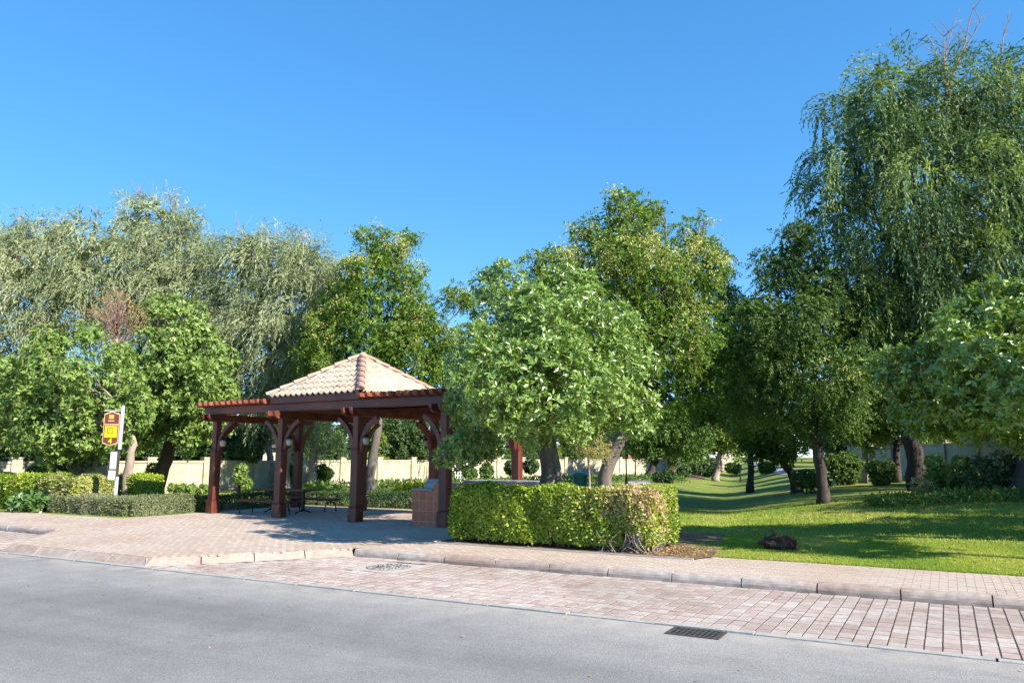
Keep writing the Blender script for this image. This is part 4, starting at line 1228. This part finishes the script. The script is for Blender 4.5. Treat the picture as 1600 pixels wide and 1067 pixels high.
leafy('leafy_tree', 'leafy green tree with dark slanting trunk between the bus stop sign and the pavilion',
      [(272, 508, 0, 50), (250, 560, -.3, 64), (312, 560, 0, 46), (322, 612, .2, 44), (240, 630, -.2, 56), (292, 645, 0, 46), (205, 600, .3, 40), (345, 620, .3, 24), (255, 480, .2, 28), (290, 600, -.7, 50), (330, 660, .2, 36), (300, 680, .4, 36), (230, 680, .3, 30)], 28,
      [(at(250, 768, 30).x, 29.5, -.1), (at(256, 720, 29).x, 29, 1.2), (at(262, 680, 28).x, 28.5, 2.4), (at(270, 640, 28).x, 28, 3.6)], .30, 4400, M['lf_left'], M['bark_dark'], .16, .072, 6)
# bare dead crown between them
p0 = at(184, 600, 26.5)
r = tree_root('dead_tree', p0.x, 26.5, 'dead brown leafless tree top standing between the two leafy trees')
b = MB(); ob = Vector(r.location)
tp = [Vector((p0.x, 26.5, 0)) - ob, at(184, 600, 26.5) - ob, at(182, 550, 26.5) - ob, at(183, 510, 26.5) - ob]
MB().tube(tp, [.1, .075, .055, .035], 8).build('trunk', M['bark_pale'], r, smooth=True)
for k in range(34):
    s0 = tp[2].lerp(tp[3], random.random())
    e = at(random.gauss(182, 26), random.gauss(488, 17), 26.5 + random.uniform(-1, 1)) - ob
    path = curve_path(s0, e, 5, .12)
    b.tube(path, [.022, .018, .014, .010, .007, .004], 5)
    for q in range(9):
        a = path[random.randint(2, 5)]
        b.tube(curve_path(a, a + Vector((random.uniform(-1, 1), random.uniform(-1, 1), random.uniform(-.3, 1))) * .42, 3, .15), [.008, .006, .005, .003], 4)
b.build('branches', M['twig'], r)
P, d, k = shell(clump_px([(182, 490, 0, 44), (150, 500, .2, 24), (215, 495, 0, 24)], 26.5), 900, .2)
leaf_obj('dry_leaves', leaves(P, rand_dir(len(P)), .09, .03, rng.random(len(P))), M['litter'], r)
# dry small tree behind the hedge
p0 = at(919, 752, 24)
r = tree_root('small_dry_tree', p0.x, 24, 'small tree with thin pale trunk and half dry foliage beside the thick trunk')
cl = clump_px([(922, 690, 0, 22), (908, 680, 0, 16), (938, 700, .1, 14)], 24)
woody(r, [(p0.x, 24, -.1), (p0.x + .05, 24, .8), (p0.x, 24, 1.7)], .045, .03, cl, M['bark_pale'], .014)
leaf_obj('crown', sprays(cl, 420, 5, .22, .07, .022, inner=.2), M['lf_fade'], r)

# trees further back
for (px, py, Y, label, lst, mat, n, r0, cat) in (
    (1012, 745, 56, 'dark round crowned tree in front of the far wall beside the lamp posts', [(1010, 685, 0, 28), (1042, 672, .3, 34), (1080, 682, 0, 32), (1060, 655, .5, 30), (1000, 668, .6, 26)], 'lf_bg', 2600, .3, 0),
    (1117, 740, 66, 'bright green tree at the foot of the far lawn', [(1118, 668, 0, 28), (1148, 682, 0, 24), (1130, 640, .3, 30), (1160, 650, 1, 26), (1100, 690, 1, 18)], 'lf_bglight', 2400, .3, 0),
    (1246, 757, 31, 'short dark tree with drooping crown left of the lawn slope trunk', [(1192, 655, 0, 36), (1212, 690, 0, 28), (1180, 690, .3, 22), (1235, 680, 0, 30), (1165, 665, .5, 20)], 'lf_bg', 2400, .2, 0),
    (1345, 725, 34, 'small tree with pale curved trunk among the shrubs on the bank', [(1352, 640, 0, 38), (1378, 662, 0, 20), (1330, 665, .3, 22), (1365, 690, -.4, 14)], 'lf_bglight', 1500, .17, 0),
    (1588, 790, 21, 'tree with straight grey trunk standing in the dark dense hedge', [(1600, 640, 0, 50), (1640, 660, 0, 50), (1580, 600, .3, 46)], 'lf_bg', 1500, .24, 0),
    (418, 765, 39, 'tree with straight pale trunk behind the picnic table', [(420, 655, 0, 30), (400, 670, .2, 22), (445, 660, .2, 26), (425, 630, .4, 34)], 'lf_weep_pale', 1500, .22, 0),
    (482, 762, 37, 'tree with forked pale trunk seen between the pavilion posts', [(470, 690, 0, 20), (500, 680, .2, 24), (520, 700, .2, 16), (490, 655, .3, 30)], 'lf_weep_pale', 1500, .24, 0),
    (105, 745, 31, 'dark tree with slanting trunk behind the left hedge', [(60, 690, .5, 40), (110, 680, .3, 40), (150, 690, .5, 30), (20, 680, .5, 40)], 'lf_darkhedge', 2000, .24, 0)):
    p0 = at(px, py, Y); x = p0.x; z0 = gzf(x, Y)
    r = tree_root('park_tree', x, Y, label)
    cl = clump_px(lst, Y)
    c = sum((Vector(q[:3]) for q in cl), Vector()) / len(cl)
    top = Vector((x, Y, z0)).lerp(c, .72)
    woody(r, [(x, Y, z0 - .1), Vector((x, Y, z0)).lerp(top, .35) + Vector((.12, 0, .1)), Vector((x, Y, z0)).lerp(top, .7), top], r0, r0 * .6, cl, M['bark_pale'] if mat in ('lf_bglight', 'lf_weep_pale') else M['bark_dark'], r0 * .35)
    k = Y / 30
    if mat == 'lf_weep_pale':
        leaf_obj('crown', strands(cl, 620, .8, .09, .13, .04), M[mat], r)
    else:
        leaf_obj('crown', sprays(cl, int(n * .62), 4, .3 * k, .14 * k, .07 * k, inner=.45), M[mat], r)

# backdrop trees beyond the walls: three shapes, copied
protos = []
def far_proto(mat, seed, weep=False):
    st0 = np.random.default_rng(seed)
    cl = []
    for i in range(16):
        a = st0.uniform(0, 6.28); q = st0.uniform(0, 1) ** .6 * 3.0; z = st0.uniform(1.4, 8.2)
        rr = st0.uniform(1.0, 1.7) * (1 - .06 * abs(z - 4.5))
        q *= (1 - ((z - 4.2) / 5.5) ** 2)
        cl.append((q * math.cos(a), q * math.sin(a), z, rr))
    return cl, sprays(cl, 3900, 4, .55, .27, .135, inner=.4)
for mi, sd_ in (('lf_bg', 3), ('lf_darkhedge', 5), ('lf_bglight', 9)):
    cl, data = far_proto(mi, sd_)
    crown = np_mesh('far_crown', *data); crown.materials.append(M[mi])
    tb_ = MB().tube([(0, 0, -.3), (.1, 0, 1.5), (0, .1, 3.5), (.1, 0, 6)], [.3, .22, .18, .08], 8, wob=.15).mesh('far_trunk'); tb_.materials.append(M['bark_dark'])
    protos.append((crown, tb_))
def far_tree(k, x, y, sc, rz, label, group):
    r = tag(empty('background_tree', (x, y, gzf(x, y) - .1), rz), label, 'tree', group); r.scale = (sc, sc, sc * random.uniform(.9, 1.1))
    o = new_obj('crown', protos[k][0], None, r); o['kind'] = 'stuff'
    new_obj('trunk', protos[k][1], None, r)
LB = {0: 'mid green bushy tree %s', 1: 'very dark evergreen tree %s', 2: 'pale yellow green tree %s'}
k = 0
for i in range(17):      # behind the long wall
    f = (i + .5) / 17
    p = WA.lerp(WB, f) + Vector((-wd.y, wd.x)) * random.uniform(2.2, 4.0)
    far_tree([1, 0, 1, 2, 0][i % 5], p.x, p.y, random.uniform(.42, .6), random.uniform(0, 6), LB[[1, 0, 1, 2, 0][i % 5]] % 'just behind the long cream wall', 'trees just behind the long wall')
for i in range(9):      # second row, taller
    f = (i + .5) / 9
    p = WA.lerp(WB, f) + Vector((-wd.y, wd.x)) * random.uniform(9, 16)
    far_tree(i % 2, p.x, p.y, random.uniform(.75, 1.0), random.uniform(0, 6), LB[i % 2] % 'in the second row beyond the long cream wall', 'taller trees further beyond the long wall')
for i, (x, y, sc) in enumerate(((24, 24, .8), (25.5, 31, .9), (25, 39, .85), (26, 47, .9), (32, 58, 1), (17, 88, .95), (22, 104, 1.0), (28, 142, 1.2), (36, 150, 1.3), (44, 140, 1.2), (46, 118, 1.1), (40, 98, 1.0), (36, 80, 1.0), (30, 66, .9), (18, 122, 1.0), (12, 100, 1.2))):
    far_tree([0, 1, 0, 2][i % 4], x, y, sc, random.uniform(0, 6), LB[[0, 1, 0, 2][i % 4]] % ('behind the wall on the bank' if i < 5 else 'at the far end of the park'), 'trees behind the bank wall' if i < 5 else 'trees at the far end of the park')

# ================================================================== HEDGES AND SHRUBS
def block_pts(x0, x1, y0, y1, z0, z1, n, rnd=.12, depth=.08, rough=.04):
    """points on the faces of a rounded clipped block, with outward directions; local street coordinates"""
    A = np.array([(x1 - x0) * (z1 - z0), (x1 - x0) * (z1 - z0) * .5, (y1 - y0) * (z1 - z0), (y1 - y0) * (z1 - z0), (x1 - x0) * (y1 - y0)])
    k = rng.choice(5, n, p=A / A.sum())
    u, v = rng.random(n), rng.random(n)
    X = x0 + u * (x1 - x0); Y = y0 + v * (y1 - y0); Z = z0 + v * (z1 - z0)
    P = np.zeros((n, 3)); D = np.zeros((n, 3))
    for f, (ax, val, dd) in enumerate(((1, y0, (0, -1, 0)), (1, y1, (0, 1, 0)), (0, x0, (-1, 0, 0)), (0, x1, (1, 0, 0)), (2, z1, (0, 0, 1)))):
        m = k == f
        if ax == 1: P[m] = np.stack([X[m], np.full(m.sum(), val), Z[m]], 1)
        if ax == 0: P[m] = np.stack([np.full(m.sum(), val), y0 + u[m] * (y1 - y0), Z[m]], 1)
        if ax == 2: P[m] = np.stack([X[m], y0 + v[m] * (y1 - y0), np.full(m.sum(), val)], 1)
        D[m] = dd
    c = np.array([(x0 + x1) / 2, (y0 + y1) / 2, (z0 + z1) / 2]); h = np.array([(x1 - x0) / 2, (y1 - y0) / 2, (z1 - z0) / 2])
    lo = c - h + rnd; hi = c + h - rnd
    lo = np.minimum(lo, c); hi = np.maximum(hi, c); lo[2] = z0
    core = np.clip(P, lo, hi); dd = P - core; ln = np.linalg.norm(dd, axis=1, keepdims=True)
    P = core + dd / np.maximum(ln, 1e-6) * np.minimum(ln, rnd)
    D = unit(D + dd / max(rnd, 1e-3) * .8)
    nz = wnoise(P, 1.6)
    P = P + D * (nz * rough + wnoise(P, 4.0) * rough * .5 - rng.random(n) ** 1.5 * depth)[:, None]
    return P, D, nz

def to_world(P):
    return np.stack([O.x + U.x * P[:, 0] + N.x * P[:, 1], O.y + U.y * P[:, 0] + N.y * P[:, 1], P[:, 2]], 1)
def dir_world(D):
    return np.stack([U.x * D[:, 0] + N.x * D[:, 1], U.y * D[:, 0] + N.y * D[:, 1], D[:, 2]], 1)

def hedge(name, label, boxes, dens, L, W, mat, hexa=False, core='lf_darkhedge', group=None, rnd=.12, ground=None, special=None, cat='hedge', stems=True, spmat='lf_hedge_dry', rough=.04):
    x0, x1, y0, y1, z0, z1 = boxes[0]
    c = S((x0 + x1) / 2, (y0 + y1) / 2)
    base = ground if ground is not None else 0.0
    r = tag(empty(name, (c.x, c.y, base)), label, cat, group)
    parts = []; sp = []
    for (x0, x1, y0, y1, z0, z1) in boxes:
        area = (x1 - x0) * (z1 - z0) * 1.5 + (y1 - y0) * (z1 - z0) * 2 + (x1 - x0) * (y1 - y0)
        n = int(area * dens)
        P, D, nz = block_pts(x0, x1, y0, y1, z0 + base, z1 + base, n, rnd, rough=rough)
        keep = nz > -1.5
        P, D = P[keep], D[keep]
        Pw, Dw = to_world(P), dir_world(D); n = len(P)
        dr = unit(Dw * .35 + rand_dir(n) * .9 + np.array([0, 0, .15]))
        Lx = L * rng.uniform(.65, 1.2, n)
        rn = np.clip(rng.random(n) * .75 + .25 * (wnoise(P, .7) * .5 + .5), 0, 1)
        if special is not None:
            m = special(P)
            sp.append(leaves(Pw[m], dr[m], Lx[m], W, rn[m], hexa, .2, Dw[m])); m = ~m
            parts.append(leaves(Pw[m], dr[m], Lx[m], W, rn[m], hexa, .2, Dw[m]))
        else:
            parts.append(leaves(Pw, dr, Lx, W * Lx / L, rn, hexa, .2, Dw))
    leaf_obj('foliage', merge(parts), M[mat], r)
    if sp: leaf_obj('faded_foliage', merge(sp), M[spmat], r)
    if stems:
        b = MB(); ob = Vector(r.location)
        for (x0, x1, y0, y1, z0, z1) in boxes:
            for i in range(int((x1 - x0) * (y1 - y0) * 14) + 4):
                s_, t_ = random.uniform(x0 + .3, x1 - .3), random.uniform(y0 + .3, y1 - .3) if y1 - y0 > .8 else (y0 + y1) / 2
                a = S(s_, t_, base) - ob
                for q in range(2):
                    e = a + Vector((random.uniform(-.12, .12), random.uniform(-.12, .12), (z1 - z0) * random.uniform(.6, .9)))
                    b.tube(curve_path(a, e, 3, .15), [.014, .011, .008, .004], 4)
        b.build('stems', M['twig_grey'], r)['kind'] = 'stuff'
    return r

def faded(P):
    f = sstep(-1.7, .1, P[:, 0]) * (.25 + .5 * sstep(.35, 1.0, P[:, 2]))
    return (rng.random(len(P)) < f * (.35 + .75 * (wnoise(P, 1.1) > .05)))
hg = hedge('long_hedge', 'long clipped green hedge with faded pinkish leaves at its right end along the pavement',
      [(-3.8, .2, 4.30, 5.75, .10, 1.02)], 3600, .068, .042, 'lf_hedge', False, special=faded, rnd=.2, rough=.045)
b = MB(); ob = Vector(hg.location)
for i in range(80):      # bare woody corner
    a = S(random.uniform(-.8, .22), random.uniform(4.3, 4.75), 0) - ob
    e = a + Vector((random.uniform(-.3, .3), random.uniform(-.35, .15), random.uniform(.12, .42)))
    b.tube(curve_path(a, e, 4, .3), [.007, .006, .005, .003, .002], 4)
b.build('bare_stems', M['twig_grey'], hg)['kind'] = 'stuff'
hedge('short_hedge', 'short clipped hedge block behind the faded end of the long hedge', [(-1.15, -.42, 6.3, 7.9, .03, .96)], 1700, .062, .036, 'lf_hedge', False)
hedge('sage_hedge', 'low sage green hedge around the foot of the bus stop sign', [(-18.3, -14.75, 5.2, 6.1, .0, .48), (-15.5, -14.55, 5.3, 7.3, .0, .46)], 2100, .085, .022, 'lf_sage', rnd=.16)
hedge('low_hedge', 'low dark hedge enclosing the rear of the pavilion floor', [(-15.2, -14.45, 7.4, 11.2, 0, .44), (-15.2, -5.2, 11.5, 12.2, 0, .44)], 1300, .075, .03, 'lf_darkhedge', rnd=.12)
hedge('mixed_hedge', 'tall mixed hedge with yellowing leaves on the left along the pavement', [(-24.5, -17.5, 5.4, 6.8, .05, 1.0)], 1700, .095, .05, 'lf_hedge', False, rnd=.2, spmat='lf_fade', special=lambda P: rng.random(len(P)) < .55 * sstep(-19.6, -18.9, P[:, 0]))
hedge('clipped_hedge', 'clipped green hedge block directly behind the pale trunk at the sign', [(-18.95, -17.85, 7.7, 8.7, .05, 1.0)], 1500, .085, .045, 'lf_hedge', False)
def shrub(name, label, lst, Y0, n, L, W, mat, per=5, group=None, cat='shrub', inner=.5, stems=5):
    cl = clump_px(lst, Y0)
    x = sum(c[0] for c in cl) / len(cl); r = tree_root(name, x, Y0, label, cat, group)
    leaf_obj('foliage', rosettes(cl, n, per, L, W, False, inner, gap=-1.4), M[mat], r)
    b = MB(); ob = Vector(r.location)
    for c in cl:
        for q in range(stems):
            b.tube(curve_path(Vector((c[0] * .5 + x * .5 + random.uniform(-.2, .2), Y0, gzf(x, Y0))) - ob, Vector(c[:3]) - ob + Vector((random.uniform(-1, 1), random.uniform(-1, 1), random.uniform(-.2, .8))) * c[3] * .6, 3, .1), [.02, .016, .012, .006], 4)
    b.build('stems', M['bark_dark'], r)['kind'] = 'stuff'
    return r
shrub('broadleaf_shrub', 'shrub with broad dark shiny leaves at the hedge foot on the left', [(48, 785, 0, 18), (70, 790, -.1, 13), (30, 790, 0, 12)], 22.9, 260, .2, .1, 'lf_big', 4)
shrub('round_shrub', 'small round clipped shrub in front of the shaded left wall', [(55, 738, 0, 10), (70, 738, 0, 12), (82, 738, 0, 9)], 29, 420, .12, .06, 'lf_bg')
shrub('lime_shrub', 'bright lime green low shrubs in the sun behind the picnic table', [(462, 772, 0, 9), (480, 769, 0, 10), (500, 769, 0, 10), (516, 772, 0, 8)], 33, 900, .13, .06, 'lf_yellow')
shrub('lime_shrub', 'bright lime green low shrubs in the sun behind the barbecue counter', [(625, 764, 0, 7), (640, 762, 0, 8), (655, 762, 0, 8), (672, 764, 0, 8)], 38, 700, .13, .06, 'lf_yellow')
shrub('wall_climber', 'leafy climber against the sunlit wall between post and trunk', [(375, 745, 0, 9), (378, 733, 0, 9), (385, 755, 0, 8)], 35, 300, .14, .07, 'lf_left')
shrub('wall_climber', 'dark climber on the wall beside the dark slanting trunk', [(235, 745, 0, 10), (228, 758, 0, 10), (240, 732, 0, 8)], 31.5, 320, .14, .06, 'lf_left')
shrub('wall_climber', 'dense green climber covering the wall left of the white gate', [(505, 748, 0, 10), (503, 735, 0, 9), (512, 740, 0, 8)], 40.5, 420, .14, .07, 'lf_bg')
for (lst, Y, mat, n, label) in (
    ([(330, 715, 0, 14), (350, 705, 0, 16), (372, 700, 0, 16), (395, 708, 0, 14), (310, 705, .3, 16)], 37.5, 'lf_darkhedge', 1300, 'dark foliage mass hanging over the wall behind the outermost pergola post'),
    ([(600, 700, 0, 20), (630, 705, 0, 20), (660, 700, 0, 20), (620, 680, .3, 24), (650, 672, .3, 24), (690, 690, .3, 20)], 47, 'lf_darkhedge', 1900, 'dark foliage mass hanging over the wall behind the counter'),
    ([(448, 748, 0, 9), (452, 735, 0, 8)], 39, 'lf_bg', 260, 'small shrub on the wall left of the forked pale trunk'),
    ([(735, 738, 0, 12), (760, 735, 0, 12), (700, 742, 0, 10)], 44, 'lf_bg', 700, 'loose shrubs against the wall beyond the counter'),
    ([(800, 730, 0, 12), (830, 728, 0, 13), (862, 726, 0, 12)], 48, 'lf_darkhedge', 800, 'dark shrubs against the wall behind the round tree trunks'),
    ([(270, 762, 0, 6), (285, 763, 0, 6), (300, 764, 0, 6), (318, 764, 0, 6)], 34, 'lf_left', 420, 'low plants at the foot of the brightest stretch of wall'),
    ([(1030, 745, 0, 10), (1045, 744, 0, 10)], 50, 'lf_darkhedge', 420, 'dark rounded shrub at the lawn edge near the lamp post'),
    ([(1070, 738, 0, 12), (1090, 733, .5, 10)], 66, 'lf_darkhedge', 420, 'dark shrub below the round crowned tree at the far wall'),
    ([(1100, 733, 0, 13), (1115, 730, 0, 12), (1085, 733, 0, 10)], 74, 'lf_darkhedge', 520, 'dark shrub mass left of the pale arched stone'),
    ([(1142, 731, 0, 8), (1150, 731, 0, 8)], 86, 'lf_bg', 300, 'trimmed shrub right of the pale arched stone'),
    ([(1195, 730, 0, 9), (1203, 731, 0, 8)], 72, 'lf_bg', 300, 'clipped round shrub beside the far path bend'),
    ([(1300, 722, 0, 13), (1320, 720, 0, 15), (1335, 723, 0, 13), (1310, 738, 0, 15), (1330, 740, 0, 14)], 33, 'lf_bg', 1100, 'clipped shrub with sunlit top behind the slope trunk'),
    ([(1365, 730, 0, 14), (1385, 730, 0, 13), (1375, 745, 0, 14)], 31, 'lf_bg', 600, 'dark clipped shrub before the wall on the bank'),
    ([(1265, 748, 0, 16), (1285, 755, 0, 12), (1250, 748, .3, 12)], 29, 'lf_bg', 600, 'shaded shrub group between the two lawn slope trunks'),
    ([(1460, 722, 0, 13), (1455, 745, 0, 13), (1475, 740, 0, 14), (1465, 765, 0, 14)], 23, 'lf_left', 520, 'tall leafy shrub catching sun beside the dark weeping trunk'),
    ([(1500, 724, 0, 13), (1490, 745, 0, 14), (1512, 740, 0, 13), (1500, 762, 0, 14)], 22.5, 'lf_left', 520, 'leafy shrub beside the dark dense hedge under the oval leaved tree'),
    ([(1435, 756, 0, 10), (1450, 760, 0, 9), (1440, 770, 0, 9)], 21.5, 'lf_fade', 170, 'pale leaved small plant at the foot of the weeping tree'),
    ([(1530, 738, 0, 22), (1565, 732, 0, 24), (1600, 732, 0, 26), (1520, 765, 0, 22), (1555, 765, 0, 24), (1590, 765, 0, 24), (1640, 745, 0, 36), (1620, 770, 0, 22)], 21.5, 'lf_darkhedge', 2400, 'dark dense hedge under the oval leaved tree on the bank')):
    shrub('park_shrub', label, lst, Y, n, .10 * max(1, Y / 28), .05 * max(1, Y / 28), mat)
r = tag(empty('ground_cover', (12, 20.6, gzf(12, 20.6))), 'low green leafy ground cover along the shaded bank edge', 'ground cover', kind='stuff')
n = 5200
X = rng.uniform(9.6, 15.5, n); Yv = 20.6 + rng.normal(0, .5, n) + (X - 12) * -.12
leaf_obj('foliage', leaves(np.stack([X, Yv, gz(X, Yv) + rng.uniform(.02, .26, n)], 1), rand_dir(n) + np.array([0, 0, .7]), .11, .05, rng.random(n)), M['lf_bg'], r)
n = 4200
X = rng.uniform(-1, 1, n) ; r = tag(empty('ground_cover', (2.5, 44, gzf(2.5, 44))), 'strip of low green plants along the shaded side path', 'ground cover', kind='stuff')
X = rng.uniform(-9, 12, n); Yv = 46 + (X - 2) * .9 + rng.normal(0, 1.2, n)
leaf_obj('foliage', leaves(np.stack([X, Yv, gz(X, Yv) + rng.uniform(.02, .4, n)], 1), rand_dir(n) + np.array([0, 0, .7]), .22, .1, rng.random(n)), M['lf_bg'], r)

# uprooted stump on the lawn
p0 = at(1221, 860, 13.6)
sr = tag(empty('uprooted_stump', (p0.x, 13.6, gzf(p0.x, 13.6)), R(-8)), 'uprooted brown palm stump with matted roots lying on the shaded lawn', 'stump')
bmq = bmesh.new(); bmesh.ops.create_icosphere(bmq, subdivisions=4, radius=1)
for v in bmq.verts:
    q = np.array([v.co[:]]) * 3
    k = 1 + .18 * float(wnoise(q, 1.0)[0]) + .10 * float(wnoise(q, 3.0)[0])
    v.co = Vector((v.co.x * .27 * k * (1 - .25 * v.co.x), v.co.y * .17 * k, max(-.04, v.co.z * .13 * k + .115)))
me = bpy.data.meshes.new('root_ball'); bmq.to_mesh(me); bmq.free(); new_obj('root_ball', me, M['root'], sr, smooth=True)
b = MB()
for i in range(230):
    a = random.uniform(0, 6.28); q = Vector((.24 * math.cos(a), .15 * math.sin(a), random.uniform(.02, .2)))
    e = q + Vector((math.cos(a) * random.uniform(0, .07), math.sin(a) * random.uniform(0, .07), random.uniform(-.1, .05)))
    e.z = max(e.z, .005)
    b.tube(curve_path(q * .8, e, 3, .2), [.012, .009, .006, .003], 4)
b.tube([(-.08, 0, .18), (-.10, 0, .28), (-.14, .02, .33), (-.22, .02, .335)], [.04, .028, .016, .006], 6)
b.tube([(.08, 0, .18), (.12, .0, .25)], [.03, .006], 6)
b.build('roots', M['root'], sr)['kind'] = 'stuff'
MB().lathe([(.10, 0), (.105, .05), (.09, .06)], n=12).build('cut_face', M['bark_pale'], sr).matrix_local = Matrix.Translation((-.155, -.10, .10)) @ Matrix.Rotation(R(80), 4, 'X') @ Matrix.Rotation(R(-25), 4, 'Y') @ Matrix.Scale(.6, 4)

# ================================================================== GRASS AND LITTER
gr = tag(empty('grass', (4, 12, 0)), 'short mown green grass of the lawn beside the pavement', 'grass', kind='stuff')
def blades(n, s0, s1, t0, t1, h, w, power=1.0):
    s = rng.uniform(s0, s1, n); t = t0 + (t1 - t0) * rng.random(n) ** power
    x = O.x + U.x * s + N.x * t; y = O.y + U.y * s + N.y * t
    keep = ~((s < 1.2) & (t < 5.6)) & ~((s < -.3) & (t < 8.3)) & (t > 4.61) & (np.abs(x / y) < .72) & (x / y > .15)
    x, y = x[keep], y[keep]; n = len(x)
    P = np.stack([x, y, gz(x, y) - .004], 1)
    D = rand_dir(n) * .75 + np.array([0, 0, 1.])
    tn = np.clip(.55 * rng.random(n) + .45 * (.5 + .5 * wnoise(P, .6)), 0, 1)
    return leaves(P, D, h * rng.uniform(.5, 1.3, n), w, tn, tri=True)
leaf_obj('blades', merge([blades(190000, .4, 9, 4.6, 8.5, .045, .012, 1.25), blades(110000, -9, 16, 8, 18, .055, .018)]), M['grass'], gr)
lt = tag(empty('leaf_litter', S(.6, 4.6, 0)), 'dry fallen leaves scattered on the bare soil by the hedge end', 'fallen leaves', kind='stuff')
n = 1500
s_ = np.concatenate([rng.normal(.35, .38, n - 260), rng.uniform(-3.9, 8, 260)]); t_ = np.concatenate([rng.normal(4.75, .33, n - 260), rng.uniform(4.15, 6.5, 260)])
t_ = np.where((s_ < .95), np.maximum(t_, 4.14), np.maximum(t_, 4.4))
x = O.x + U.x * s_ + N.x * t_; y = O.y + U.y * s_ + N.y * t_
dd = rand_dir(n); dd[:, 2] *= .25
leaf_obj('leaves', leaves(np.stack([x, y, gz(x, y) + .03 + rng.random(n) * .02], 1), dd, .05 * rng.uniform(.5, 1.3, n), .025, rng.random(n), up=np.array([0, 0, 1.])), M['litter'], lt)
# scattered bits on the street
n = 120
s_ = rng.uniform(-14, 6, n); t_ = rng.uniform(-3.5, 2.4, n)
dd = rand_dir(n); dd[:, 2] *= .15
x = O.x + U.x * s_ + N.x * t_; y = O.y + U.y * s_ + N.y * t_
sl = tag(empty('street_litter', S(0, 0, -.12)), 'tiny dry leaves scattered over the asphalt and bay', 'fallen leaves', kind='stuff')
leaf_obj('leaves', leaves(np.stack([x, y, np.full(n, -.105)], 1), dd, .055 * rng.uniform(.4, 1.2, n), .02, rng.random(n), up=np.array([0, 0, 1.])), M['litter'], sl)


n = 420
s_ = rng.uniform(.9, 10, n); t_ = 4.7 + rng.random(n) ** 1.4 * 9
x = O.x + U.x * s_ + N.x * t_; y = O.y + U.y * s_ + N.y * t_
dd = rand_dir(n); dd[:, 2] *= .3
ll = tag(empty('lawn_litter', S(3, 7, 0)), 'small pale fallen leaves scattered over the mown lawn', 'fallen leaves', kind='stuff')
leaf_obj('leaves', leaves(np.stack([x, y, gz(x, y) + .035], 1), dd, .06 * rng.uniform(.4, 1.2, n), .03, rng.random(n), up=np.array([0, 0, 1.])), M['litter'], ll)
